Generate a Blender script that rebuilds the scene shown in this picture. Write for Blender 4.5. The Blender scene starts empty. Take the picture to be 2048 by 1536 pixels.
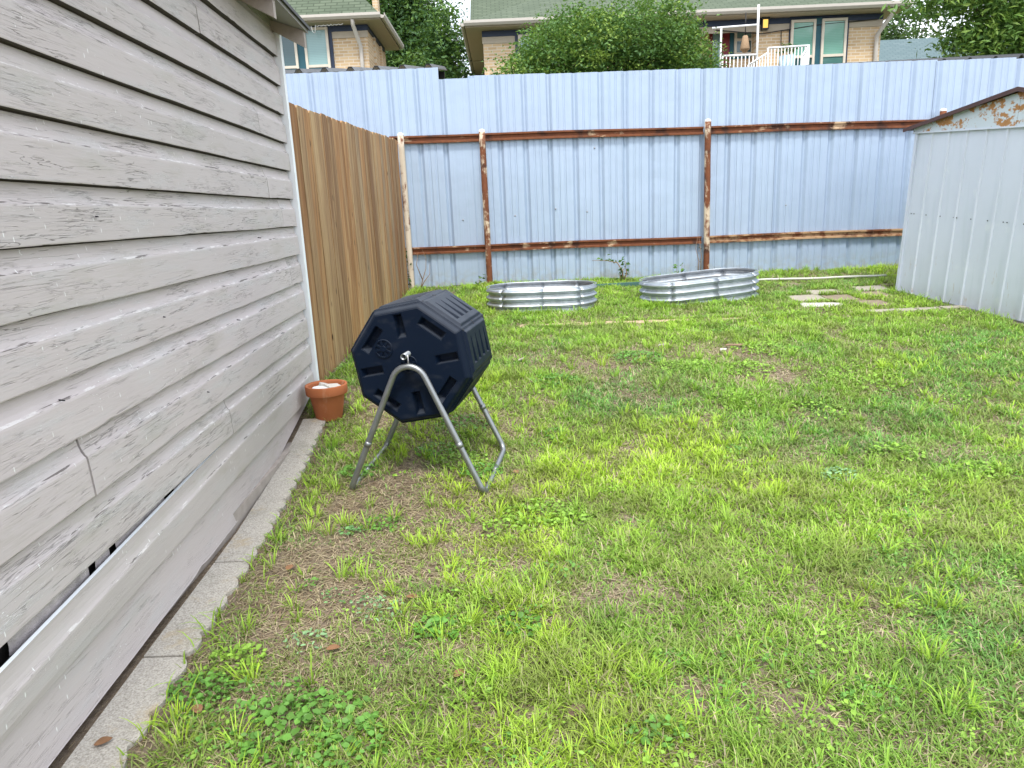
import bpy, bmesh, math, random
import numpy as np
from mathutils import Vector, Matrix

# ------------------------------------------------------------------ camera, world, sun, exposure
SC = bpy.context.scene
COL = SC.collection
rad = math.radians
CAM_H = 1.38
FPX = 1420.0                                   # focal length in pixels of a 2048 wide picture
RM = np.array([[0.9989890, 0.0449545, 0.0], [-0.0106418, 0.2364833, -0.9715773], [-0.0436768, 0.9705950, 0.2367227]])
CAMP = np.array([0.0, 0.0, CAM_H])
cam = bpy.data.cameras.new('camera')
cam.sensor_width = 36.0
cam.lens = 36.0 * FPX / 2048.0
cam.clip_start, cam.clip_end = 0.05, 1000.0
cam_o = bpy.data.objects.new('camera', cam)
COL.objects.link(cam_o)
M4 = Matrix([list(RM[0]) + [0], list(RM[1]) + [0], list(RM[2]) + [CAM_H], [0, 0, 0, 1]])
cam_o.matrix_world = M4
SC.camera = cam_o

SUN_EL, SUN_AZ = 60.0, 176.0                   # azimuth clockwise from +Y: behind the camera, to the right
world = bpy.data.worlds.new('World')
SC.world = world
world.use_nodes = True
wn = world.node_tree
wn.nodes.clear()
wo = wn.nodes.new('ShaderNodeOutputWorld')
bg = wn.nodes.new('ShaderNodeBackground')
sky = wn.nodes.new('ShaderNodeTexSky')
sky.sky_type = 'NISHITA'
sky.sun_disc = False
sky.sun_elevation = rad(SUN_EL)
sky.sun_rotation = rad(SUN_AZ)
sky.dust_density = 3.0
tc = wn.nodes.new('ShaderNodeTexCoord')
cl = wn.nodes.new('ShaderNodeTexNoise')
cl.inputs['Scale'].default_value = 2.2
cl.inputs['Detail'].default_value = 5.0
rp = wn.nodes.new('ShaderNodeValToRGB')
rp.color_ramp.elements[0].position = 0.30
rp.color_ramp.elements[0].color = (0.45, 0.45, 0.45, 1)
rp.color_ramp.elements[1].position = 0.62
rp.color_ramp.elements[1].color = (0.95, 0.95, 0.95, 1)
mx = wn.nodes.new('ShaderNodeMix')
mx.data_type = 'RGBA'
mx.inputs[7].default_value = (8.6, 9.0, 9.6, 1)   # pale cloud deck, in the sky texture's own units
wn.links.new(tc.outputs['Generated'], cl.inputs['Vector'])
wn.links.new(cl.outputs['Fac'], rp.inputs['Fac'])
wn.links.new(rp.outputs['Color'], mx.inputs[0])
wn.links.new(sky.outputs['Color'], mx.inputs[6])
wn.links.new(mx.outputs[2], bg.inputs['Color'])
bg.inputs['Strength'].default_value = 0.10
wn.links.new(bg.outputs['Background'], wo.inputs['Surface'])

sun = bpy.data.lights.new('sun', 'SUN')
sun.energy = 1.5
sun.angle = rad(11)
sun.color = (1.0, 0.96, 0.90)
sun_o = bpy.data.objects.new('sun', sun)
COL.objects.link(sun_o)
sd = Vector((math.sin(rad(SUN_AZ)) * math.cos(rad(SUN_EL)), math.cos(rad(SUN_AZ)) * math.cos(rad(SUN_EL)), math.sin(rad(SUN_EL))))
sun_o.rotation_euler = sd.to_track_quat('Z', 'Y').to_euler()

SC.view_settings.view_transform = 'Standard'
SC.view_settings.look = 'None'
SC.view_settings.exposure = 1.42
SC.view_settings.gamma = 1.0

random.seed(7)
rng = np.random.default_rng(11)

# ------------------------------------------------------------------ helpers
def at(px, py, Y):
    """point of the photograph's pixel (2048 x 1536) on the vertical plane at distance Y"""
    v = RM @ np.array([(px - 1024) / FPX, -(py - 768) / FPX, -1.0])
    p = CAMP + v * (Y / v[1])
    return (float(p[0]), float(p[1]), float(p[2]))

GY = [-60, 0, 3, 3.8, 4.3, 4.75, 5.2, 6, 7.5, 8.6, 10, 14, 200]
GZ = [0, 0, 0, .05, .13, .205, .245, .30, .40, .50, .55, .6, .6]
def gz(y): return np.interp(y, GY, GZ)

def _hash(i, j, s):
    n = (i * 374761393 + j * 668265263 + s * 974711) & 0x7fffffff
    n = ((n ^ (n >> 13)) * 1274126177) & 0x7fffffff
    return ((n ^ (n >> 16)) & 0xffff) / 65535.0
def vnoise(x, y, s=0):
    x = np.asarray(x, float); y = np.asarray(y, float)
    i = np.floor(x).astype(np.int64); j = np.floor(y).astype(np.int64)
    u = x - i; v = y - j
    u = u * u * (3 - 2 * u); v = v * v * (3 - 2 * v)
    a = _hash(i, j, s); b = _hash(i + 1, j, s); c = _hash(i, j + 1, s); d = _hash(i + 1, j + 1, s)
    return (a * (1 - u) + b * u) * (1 - v) + (c * (1 - u) + d * u) * v
def fbm(x, y, s=0, o=3):
    t = 0; a = .5; f = 1.0; n = 0
    for k in range(o):
        t = t + a * vnoise(x * f, y * f, s + k * 17); n += a; a *= .5; f *= 2.03
    return t / n
def ground_z(x, y):
    return gz(y) + 0.022 * (fbm(np.asarray(x) * 1.7, np.asarray(y) * 1.7, 5) - .5)
def g1(x, y): return float(ground_z(x, y))

def link(name, me, parent=None, material=None, loc=None):
    o = bpy.data.objects.new(name, me)
    COL.objects.link(o)
    if parent is not None:
        o.parent = parent
    if loc is not None:
        o.location = loc
    if material is not None and me is not None:
        for m in (material if isinstance(material, (list, tuple)) else [material]):
            me.materials.append(m)
    return o

def origin_of(parent):
    v = Vector((0, 0, 0))
    while parent is not None:
        v = v + Vector(parent.location); parent = parent.parent
    return v

class MB:
    """collects shapes given in world coordinates; build() links them as one mesh object"""
    def __init__(self): self.v = []; self.f = []; self.sm = []
    def add(self, vs, fs, smooth=False):
        b = len(self.v); self.v += [tuple(map(float, p)) for p in vs]
        self.f += [tuple(b + i for i in f) for f in fs]; self.sm += [smooth] * len(fs)
        return self
    def box(self, a, b):
        (x0, y0, z0), (x1, y1, z1) = a, b
        return self.hexa([(x0, y0, z0), (x1, y0, z0), (x1, y1, z0), (x0, y1, z0), (x0, y0, z1), (x1, y0, z1), (x1, y1, z1), (x0, y1, z1)])
    def hexa(self, v):
        return self.add(v, [(3, 2, 1, 0), (4, 5, 6, 7), (0, 1, 5, 4), (1, 2, 6, 5), (2, 3, 7, 6), (3, 0, 4, 7)])
    def beam(self, p, q, w, h, up=(0, 0, 1)):
        p = Vector(p); q = Vector(q); d = (q - p).normalized(); s = d.cross(Vector(up)).normalized() * (w / 2); u = s.cross(d).normalized() * (h / 2)
        return self.hexa([p - s - u, p + s - u, q + s - u, q - s - u, p - s + u, p + s + u, q + s + u, q - s + u])
    def tube(self, pts, r, n=10, closed=False, cap=True):
        pts = [Vector(p) for p in pts]; m = len(pts)
        rr = r if isinstance(r, (list, tuple)) else [r] * m
        vs = []; nrm = None
        for i, p in enumerate(pts):
            if closed: t = (pts[(i + 1) % m] - pts[i - 1]).normalized()
            else: t = (pts[min(i + 1, m - 1)] - pts[max(i - 1, 0)]).normalized()
            if nrm is None:
                nrm = t.orthogonal().normalized()
            else:
                nrm = (nrm - t * nrm.dot(t)).normalized()
            b = t.cross(nrm)
            for k in range(n):
                a = 2 * math.pi * k / n
                vs.append(p + (nrm * math.cos(a) + b * math.sin(a)) * rr[i])
        fs = []
        for i in range(m if closed else m - 1):
            j = (i + 1) % m
            off = 0
            if closed and j == 0:
                d0 = vs[i * n] - pts[i]
                off = min(range(n), key=lambda k: ((vs[k] - pts[0]) - d0).length)
            for k in range(n):
                fs.append((i * n + k, i * n + (k + 1) % n, j * n + (k + 1 + off) % n, j * n + (k + off) % n))
        self.add(vs, fs, True)
        if cap and not closed:
            b = len(self.v) - len(vs)
            self.f += [tuple(b + k for k in range(n))[::-1], tuple(b + (m - 1) * n + k for k in range(n))]
            self.sm += [False, False]
        return self
    def lathe(self, prof, c, n=32):
        vs = [];
        for r, z in prof:
            for k in range(n):
                a = 2 * math.pi * k / n
                vs.append((c[0] + r * math.cos(a), c[1] + r * math.sin(a), c[2] + z))
        fs = [(i * n + k, i * n + (k + 1) % n, (i + 1) * n + (k + 1) % n, (i + 1) * n + k) for i in range(len(prof) - 1) for k in range(n)]
        return self.add(vs, fs, True)
    def prism(self, poly, d):
        """poly: 3-D outline, swept along vector d"""
        n = len(poly); d = Vector(d); a = [Vector(p) for p in poly]
        vs = a + [p + d for p in a]
        fs = [tuple(range(n))[::-1], tuple(range(n, 2 * n))] + [(i, (i + 1) % n, n + (i + 1) % n, n + i) for i in range(n)]
        return self.add(vs, fs)
    def build(self, name, material, parent=None, bevel=0.0):
        o0 = origin_of(parent)
        me = bpy.data.meshes.new(name)
        me.from_pydata([Vector(p) - o0 for p in self.v], [], self.f)
        me.polygons.foreach_set('use_smooth', self.sm)
        bm = bmesh.new(); bm.from_mesh(me)
        bmesh.ops.recalc_face_normals(bm, faces=bm.faces)
        if bevel:
            es = [e for e in bm.edges if len(e.link_faces) == 2 and e.calc_face_angle(0) > 0.5]
            bmesh.ops.bevel(bm, geom=es, offset=bevel, segments=2, affect='EDGES', profile=.6)
        bm.to_mesh(me); bm.free(); me.update()
        return link(name, me, parent, material)

def tag(o, label=None, cat=None, group=None, kind=None):
    if label: o['label'] = label
    if cat: o['category'] = cat
    if group: o['group'] = group
    if kind: o['kind'] = kind
    return o
def thing(name, label, cat, loc, group=None):
    o = bpy.data.objects.new(name, None)
    o.empty_display_size = .1
    COL.objects.link(o); o.location = loc
    return tag(o, label, cat, group)

def raw_mesh(name, verts, quads=None, tris=None, colors=None, smooth=False):
    me = bpy.data.meshes.new(name)
    verts = np.asarray(verts, np.float32)
    nq = 0 if quads is None else len(quads); nt = 0 if tris is None else len(tris)
    me.vertices.add(len(verts)); me.vertices.foreach_set('co', verts.ravel())
    li = []
    if nq: li.append(np.asarray(quads, np.int32).ravel())
    if nt: li.append(np.asarray(tris, np.int32).ravel())
    li = np.concatenate(li)
    me.loops.add(len(li)); me.loops.foreach_set('vertex_index', li)
    me.polygons.add(nq + nt)
    st = np.concatenate([np.arange(nq) * 4, nq * 4 + np.arange(nt) * 3]).astype(np.int32)
    me.polygons.foreach_set('loop_start', st)
    if smooth: me.polygons.foreach_set('use_smooth', np.ones(nq + nt, bool))
    me.update(calc_edges=True)
    if colors is not None:
        ca = me.color_attributes.new('tint', 'FLOAT_COLOR', 'POINT')
        c4 = np.ones((len(verts), 4), np.float32); c4[:, :3] = colors
        ca.data.foreach_set('color', c4.ravel())
    return me

# ------------------------------------------------------------------ materials
class NT:
    def __init__(self, name):
        self.m = bpy.data.materials.new(name); self.m.use_nodes = True
        self.t = self.m.node_tree; self.t.nodes.clear()
        self.out = self.t.nodes.new('ShaderNodeOutputMaterial')
    def n(self, typ, **kw):
        nd = self.t.nodes.new('ShaderNode' + typ)
        for k, v in kw.items():
            if k.startswith('p_'): setattr(nd, k[2:], v)
            else:
                key = int(k[1:]) if k[0] == 'i' and k[1:].isdigit() else k.replace('_', ' ')
                self.set(nd.inputs[key], v)
        return nd
    def set(self, s, v):
        if isinstance(v, bpy.types.NodeSocket): self.t.links.new(v, s)
        elif isinstance(v, (tuple, list)) and len(v) == 3 and s.type == 'RGBA': s.default_value = (*v, 1)
        else: s.default_value = v
    def math(self, op, a, b=0.0, clamp=False):
        return self.n('Math', p_operation=op, p_use_clamp=clamp, i0=a, i1=b).outputs[0]
    def mix(self, f, a, b, mode='MIX'):
        return self.n('Mix', p_data_type='RGBA', p_blend_type=mode, i0=f, i6=a, i7=b).outputs[2]
    def ramp(self, f, stops):
        r = self.n('ValToRGB', Fac=f); e = r.color_ramp.elements
        while len(e) < len(stops): e.new(.5)
        for el, (p, c) in zip(e, stops):
            el.position = p; el.color = (c, c, c, 1) if not isinstance(c, (tuple, list)) else (*c, 1)
        return r.outputs[0]
    def pos(self): return self.n('NewGeometry').outputs['Position']
    def rnd(self): return self.n('ObjectInfo').outputs['Random']
    def scaled(self, v, s, off=None):
        mp = self.n('VectorMath', p_operation='MULTIPLY', i0=v, i1=s).outputs[0]
        if off is not None: mp = self.n('VectorMath', p_operation='ADD', i0=mp, i1=off).outputs[0]
        return mp
    def noise(self, v, sc, det=4.0, rough=.55, dist=0.0):
        return self.n('TexNoise', Vector=v, Scale=sc, Detail=det, Roughness=rough, Distortion=dist).outputs['Fac']
    def offs(self):
        r = self.math('MULTIPLY', self.rnd(), 57.0)
        return self.n('CombineXYZ', X=r, Y=r, Z=r).outputs[0]
    def bump(self, h, st=.3, d=.01): return self.n('Bump', Strength=st, Distance=d, Height=h).outputs[0]
    def surf(self, col, rough=.6, metal=0.0, normal=None, spec=.5, **kw):
        b = self.n('BsdfPrincipled')
        self.set(b.inputs['Base Color'], col); self.set(b.inputs['Roughness'], rough); self.set(b.inputs['Metallic'], metal)
        self.set(b.inputs['Specular IOR Level'], spec)
        for k, v in kw.items(): self.set(b.inputs[k.replace('_', ' ')], v)
        if normal is not None: self.set(b.inputs['Normal'], normal)
        self.t.links.new(b.outputs[0], self.out.inputs[0])
        return self.m

def plain(name, col, rough=.6, metal=0.0, var=.25, sc=9.0, spec=.4, bump=.0):
    t = NT(name); p = t.pos()
    f = t.noise(p, sc, 5)
    c = t.mix(f, tuple(x * (1 - var) for x in col), tuple(min(1, x * (1 + var)) for x in col))
    n = t.bump(t.noise(p, sc * 9, 3), bump, .004) if bump else None
    return t.surf(c, t.math('ADD', t.math('MULTIPLY', f, .25), rough - .12), metal, n, spec)

def m_siding(name='siding_paint', wear=1.0, peel=False):
    t = NT(name); p0 = t.pos(); off = t.offs()
    p = t.n('VectorMath', p_operation='ADD', i0=p0, i1=off).outputs[0]
    grain = t.noise(t.scaled(p, (30, 2.2, 30)), 3.0, 5, .6, .6)
    big = t.noise(t.scaled(p, (1, .9, 3.2)), 2.0, 4, .6)
    def cracks(sc, wid, lo, hi, seed):
        q = t.n('VectorMath', p_operation='ADD', i0=p, i1=(seed, seed * 1.7, seed * 2.3)).outputs[0]
        w = t.noise(t.scaled(q, (sc, sc * .055, sc * 1.5)), 2.2, 4, .5, .45)
        line = t.ramp(t.math('ABSOLUTE', t.math('SUBTRACT', w, .5)), [(0, 1), (wid, 0)])
        pat = t.ramp(t.noise(t.scaled(q, (3, 1.3, 5)), 1.5, 4, .6), [(lo, 0), (hi, 1)])
        brk = t.ramp(t.noise(t.scaled(q, (9, 3.0, 18)), 2.0, 3), [(.42, 0), (.50, 1)])
        return t.math('MULTIPLY', t.math('MULTIPLY', line, pat), brk)
    crack = t.math('MAXIMUM', cracks(22, .015, .50, .60, 0.0), t.math('MULTIPLY', cracks(46, .022, .52, .62, 3.1), .75))
    crack = t.math('MAXIMUM', crack, t.math('MULTIPLY', cracks(9, .005, .46, .56, 7.7), .9))
    patch2 = t.ramp(t.noise(t.scaled(p, (3, 1.0, 6)), 2.6, 4, .6), [(.50, 0), (.64, 1)])
    flake = t.math('MULTIPLY', t.math('MAXIMUM', cracks(60, .030, .48, .62, 11.3), cracks(34, .014, .44, .54, 5.9)), patch2)
    vt = t.n('TexVoronoi', Vector=t.scaled(p, (20, 46, 12)), Scale=1.0, Randomness=1.0).outputs['Distance']
    curl = t.math('MULTIPLY', t.ramp(vt, [(.07, 1), (.11, 0)]), t.ramp(t.noise(p, 3.4, 3), [(.47, 0), (.55, 1)]))
    ch = t.n('TexVoronoi', Vector=t.scaled(p, (24, 16, 44)), Scale=2.2, Randomness=1.0).outputs['Distance']
    chip = t.math('MULTIPLY', t.ramp(ch, [(.12, 1), (.17, 0)]), t.ramp(t.noise(p, 3.1, 4, .7), [(.57, 0), (.66, 1)]))
    base = t.mix(big, (.505, .445, .445), (.578, .520, .517))
    base = t.mix(t.math('MULTIPLY', grain, .22), base, (.35, .33, .31))
    base = t.mix(t.math('MULTIPLY', patch2, .40), base, (.50, .49, .495))
    base = t.mix(t.math('MULTIPLY', t.rnd(), .30), base, (.37, .355, .325))
    base = t.mix(t.math('MULTIPLY', t.ramp(t.noise(t.scaled(p, (2, .7, 3)), 2.8, 5, .6), [(.56, 0), (.70, 1)]), .4), base, (.35, .33, .27))
    rr = t.math('FRACT', t.math('MULTIPLY', t.rnd(), 7.31)); wr = t.math('MULTIPLY', t.math('ADD', .35, t.math('MULTIPLY', rr, .75)), wear)
    crack = t.math('MULTIPLY', crack, wr); flake = t.math('MULTIPLY', flake, wr)
    if peel:
        pk = t.ramp(t.noise(t.scaled(p, (12, 3.5, 20)), 3.0, 5, .65), [(.53, 0), (.60, .6)])
        base = t.mix(pk, base, (.74, .72, .70)); base = t.mix(t.ramp(t.noise(t.scaled(p, (8, 2.5, 30)), 2.4, 4, .6), [(.57, 0), (.62, .85)]), base, (.10, .085, .075))
    c = t.mix(flake, base, (.78, .77, .76))
    c = t.mix(t.math('MAXIMUM', chip, curl), c, (.74, .74, .73))
    c = t.mix(t.math('MULTIPLY', crack, .72), c, (.06, .05, .045))
    h = t.math('SUBTRACT', t.math('ADD', t.math('MULTIPLY', grain, .5), t.math('MULTIPLY', t.math('MAXIMUM', flake, chip), .6)), t.math('MULTIPLY', crack, 2.0))
    return t.surf(c, .62, 0, t.bump(h, .6, .004), .3)

def m_fencewood():
    t = NT('cedar_picket'); off = t.offs()   # per-board tones
    p = t.n('VectorMath', p_operation='ADD', i0=t.pos(), i1=off).outputs[0]
    gr = t.noise(t.scaled(p, (34, 34, 1.0)), 2.0, 6, .65, .5)
    g2 = t.noise(t.scaled(p, (9, 9, .45)), 2.0, 5, .6, .9)
    r = t.rnd()
    tone = t.ramp(r, [(0, (.28, .135, .053)), (.16, (.34, .215, .112)), (.30, (.22, .118, .055)), (.44, (.36, .190, .080)), (.58, (.29, .20, .12)), (.72, (.26, .145, .066)), (.86, (.38, .245, .125)), (1, (.18, .110, .064))])
    tone.node.color_ramp.interpolation = 'CONSTANT'
    dk = t.mix(.62, tone, (.09, .042, .016))
    c = t.mix(t.ramp(gr, [(.40, 0), (.62, .75)]), tone, dk)
    c = t.mix(t.ramp(g2, [(.47, 0), (.60, .55)]), c, t.mix(.5, tone, (.58, .44, .25)))
    c = t.mix(t.ramp(t.noise(t.scaled(p, (14, 14, .8)), 1.7, 5), [(.56, 0), (.66, .6)]), c, (.17, .10, .05))
    kn = t.n('TexVoronoi', Vector=t.scaled(p, (6, 6, 1.9)), Scale=1.6).outputs['Distance']
    c = t.mix(t.ramp(kn, [(.05, .95), (.10, 0)]), c, (.05, .025, .013))
    z = t.n('SeparateXYZ', Vector=t.pos()).outputs[2]
    return t.surf(c, .75, 0, t.bump(gr, .35, .004), .25)

def m_panel():
    t = NT('coated_sheet_metal'); p = t.pos()
    st = t.noise(t.scaled(p, (26, 1, .5)), 2.0, 5, .6)
    st2 = t.noise(t.scaled(p, (110, 1, .35)), 2.0, 3, .6)
    blot = t.noise(t.scaled(p, (1, 1, .7)), 1.1, 4, .6)
    c = t.mix(st, (.310, .395, .515), (.385, .475, .595))
    c = t.mix(t.ramp(st2, [(.56, 0), (.70, .55)]), c, (.27, .34, .45))
    c = t.mix(t.ramp(blot, [(.45, 0), (.75, .5)]), c, (.345, .41, .54))
    c = t.mix(t.math('MULTIPLY', t.rnd(), .30), c, (.31, .39, .52))
    # splashed dirt at the foot of the sheets
    z = t.n('SeparateXYZ', Vector=p).outputs[2]
    foot = t.ramp(z, [(.48, 1), (.74, 0)])
    dn = t.ramp(t.noise(p, 14, 5), [(.42, 0), (.66, 1)])
    c = t.mix(t.math('MULTIPLY', t.math('MULTIPLY', foot, dn), .7), c, (.30, .27, .21))
    return t.surf(c, .42, .25, t.bump(t.math('ADD', t.noise(t.scaled(p, (1, 1, 1)), 3.2, 3), t.math('MULTIPLY', st, .2)), .16, .05), .5)

def m_rust(name='rusted_steel', amt=.5, paint=(.62, .54, .43), st=(1.0, 2, 2)):
    t = NT(name); p = t.n('VectorMath', p_operation='ADD', i0=t.pos(), i1=t.offs()).outputs[0]
    a = t.noise(t.scaled(p, st), 2.6, 6, .68)
    b = t.noise(p, 13, 5, .65)
    k = t.math('ADD', t.math('MULTIPLY', a, .7), t.math('MULTIPLY', b, .3))
    rust = t.mix(t.noise(p, 24, 4), (.075, .027, .016), (.235, .082, .033))
    rust = t.mix(t.ramp(t.noise(p, 6, 5), [(.54, 0), (.64, .85)]), rust, (.045, .022, .017))
    f = t.ramp(k, [(amt - .035, 1), (amt + .035, 0)])
    c = t.mix(f, t.mix(b, paint, tuple(x * .8 for x in paint)), rust)
    return t.surf(c, .78, .1, t.bump(k, .5, .006), .3)

def m_ground():
    t = NT('soil_and_thatch'); p = t.pos()
    a = t.noise(p, 2.3, 6, .6); b = t.noise(p, 38, 6, .7)
    s1 = t.noise(t.scaled(p, (160, 22, 1)), 1.0, 3, .6, 1.8); s2 = t.noise(t.scaled(p, (20, 150, 1)), 1.0, 3, .6, 1.8)
    c = t.mix(a, (.205, .158, .118), (.31, .255, .195))
    c = t.mix(t.ramp(b, [(.4, 0), (.7, .7)]), c, (.09, .06, .035))
    c = t.mix(t.ramp(s1, [(.58, 0), (.68, .8)]), c, (.43, .34, .20))
    c = t.mix(t.ramp(s2, [(.58, 0), (.68, .7)]), c, (.38, .30, .19))
    far = t.ramp(t.math('MULTIPLY', t.n('SeparateXYZ', Vector=p).outputs[1], .05), [(.46, 0), (.60, 1)])
    c = t.mix(far, c, (.07, .10, .03))
    h = t.math('ADD', b, t.math('ADD', t.math('MULTIPLY', s1, .6), t.math('MULTIPLY', s2, .6)))
    return t.surf(c, .95, 0, t.bump(h, .9, .012), .1)

def m_leafy(name, trans=.35, rough=.5, spec=.35):
    t = NT(name)
    col = t.n('Attribute', p_attribute_name='tint').outputs['Color']
    b = t.n('BsdfPrincipled'); t.set(b.inputs['Base Color'], col); t.set(b.inputs['Roughness'], rough); t.set(b.inputs['Specular IOR Level'], spec)
    tr = t.n('BsdfTranslucent', Color=t.mix(.3, col, (.30, .45, .04)))
    ms = t.n('MixShader', i0=trans); t.t.links.new(b.outputs[0], ms.inputs[1]); t.t.links.new(tr.outputs[0], ms.inputs[2])
    t.t.links.new(ms.outputs[0], t.out.inputs[0])
    return t.m

def m_brick(axis='x'):
    t = NT('buff_brick_' + axis); s = t.n('SeparateXYZ', Vector=t.pos())
    v = t.n('CombineXYZ', X=s.outputs[0 if axis == 'x' else 1], Y=s.outputs[2], Z=0.0).outputs[0]
    br = t.n('TexBrick', Vector=v, Color1=(.60, .44, .27), Color2=(.44, .30, .17), Mortar=(.62, .56, .46), Scale=1.0, Mortar_Size=.008, Bias=-.15, Brick_Width=.205, Row_Height=.066)
    c = t.mix(t.math('MULTIPLY', t.noise(v, 1.1, 3), .25), br.outputs['Color'], (.46, .35, .23))
    return t.surf(c, .85, 0, t.bump(br.outputs['Fac'], -.4, .01), .2)

def m_shingle(name, c1, c2, c3):
    t = NT(name); s = t.n('SeparateXYZ', Vector=t.pos())
    v = t.n('CombineXYZ', X=s.outputs[0], Y=t.math('ADD', t.math('MULTIPLY', s.outputs[1], .6), t.math('MULTIPLY', s.outputs[2], .8)), Z=0.0).outputs[0]
    br = t.n('TexBrick', Vector=v, Color1=c1, Color2=c2, Mortar=c3, Scale=1.0, Mortar_Size=.014, Bias=0.0, Brick_Width=.26, Row_Height=.10)
    c = t.mix(t.math('MULTIPLY', t.noise(v, 12, 4), .35), br.outputs['Color'], c3)
    return t.surf(c, .9, 0, t.bump(br.outputs['Fac'], -.5, .02), .2)

def m_concrete():
    t = NT('weathered_concrete'); p = t.n('VectorMath', p_operation='ADD', i0=t.pos(), i1=t.offs()).outputs[0]
    a = t.noise(p, 3.5, 5, .6); b = t.noise(p, 150, 3, .7); v = t.n('TexVoronoi', Vector=p, Scale=190.0).outputs['Color']; v = t.n('RGBToBW', Color=v).outputs[0]
    c = t.mix(a, (.36, .335, .295), (.50, .475, .43))
    c = t.mix(t.ramp(b, [(.35, .6), (.55, 0)]), c, (.20, .18, .15))
    c = t.mix(.22, c, t.n('CombineColor', i0=v, i1=v, i2=v).outputs[0], 'OVERLAY')
    c = t.mix(t.ramp(t.noise(p, 5.5, 5, .7), [(.58, 0), (.72, .5)]), c, (.42, .32, .17))
    c = t.mix(t.ramp(t.noise(p, 2.2, 6, .7), [(.55, 0), (.70, .45)]), c, (.16, .16, .12))
    return t.surf(c, .92, 0, t.bump(t.math('ADD', b, a), .6, .004), .15)

def m_terracotta():
    t = NT('terracotta'); p = t.pos(); a = t.noise(p, 8, 5)
    c = t.mix(a, (.33, .100, .038), (.44, .155, .068))
    z = t.noise(t.scaled(p, (1, 1, .4)), 14, 5)
    c = t.mix(t.ramp(z, [(.60, 0), (.78, .45)]), c, (.58, .40, .28))
    return t.surf(c, .8, 0, t.bump(a, .15, .004), .25)

def m_galv(name='galvanised_steel'):
    t = NT(name); p = t.pos()
    v = t.n('TexVoronoi', Vector=p, Scale=26.0).outputs['Color']
    g = t.n('SeparateColor', Color=v).outputs[0]
    a = t.noise(p, 5, 4)
    c = t.mix(g, (.40, .44, .48), (.52, .56, .60)); c = t.mix(t.math('MULTIPLY', a, .4), c, (.34, .37, .40))
    return t.surf(c, t.math('ADD', .36, t.math('MULTIPLY', a, .18)), .80, None, .5)

def m_shedpaint():
    t = NT('faded_shed_paint'); p = t.pos(); s = t.n('SeparateXYZ', Vector=p)
    a = t.noise(p, 1.8, 5, .6); c = t.mix(a, (.56, .60, .685), (.65, .695, .775))
    c = t.mix(t.ramp(t.noise(t.scaled(p, (1, 6, .6)), 3.0, 5), [(.5, 0), (.75, .35)]), c, (.46, .53, .58))
    c = t.mix(t.ramp(t.noise(p, 5, 4), [(.62, 0), (.72, .35)]), c, (.72, .76, .78))
    low = t.ramp(s.outputs[2], [(.36, 1), (.85, 0)])
    r = t.ramp(t.noise(t.scaled(p, (1, 7, 1.6)), 2.6, 6, .7), [(.60, 0), (.68, 1)])
    c = t.mix(t.math('MULTIPLY', t.math('MULTIPLY', low, r), .75), c, (.40, .25, .12))
    dirt = t.ramp(s.outputs[2], [(.30, .65), (.52, 0)])
    c = t.mix(t.math('MULTIPLY', dirt, t.noise(p, 10, 4)), c, (.30, .29, .22))
    return t.surf(c, .5, .15, t.bump(a, .12, .03), .4)

def m_gable():
    t = NT('rust_flaked_gable_paint'); p = t.pos(); z = t.n('SeparateXYZ', Vector=p).outputs[2]
    a = t.noise(p, 1.8, 5, .6); c = t.mix(a, (.50, .565, .61), (.58, .645, .69))
    k = t.math('ADD', t.math('MULTIPLY', t.noise(t.scaled(p, (1, 3.2, 5)), 1.55, 6, .72), .8), t.math('MULTIPLY', t.noise(p, 30, 4, .7), .2))
    f = t.ramp(k, [(.502, 0), (.535, 1)])
    rust = t.mix(t.noise(p, 20, 4), (.30, .13, .04), (.50, .27, .10))
    c = t.mix(f, c, rust)
    return t.surf(c, .6, .1, t.bump(k, .2, .006), .35)

def m_attr_metal(name): return None

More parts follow.
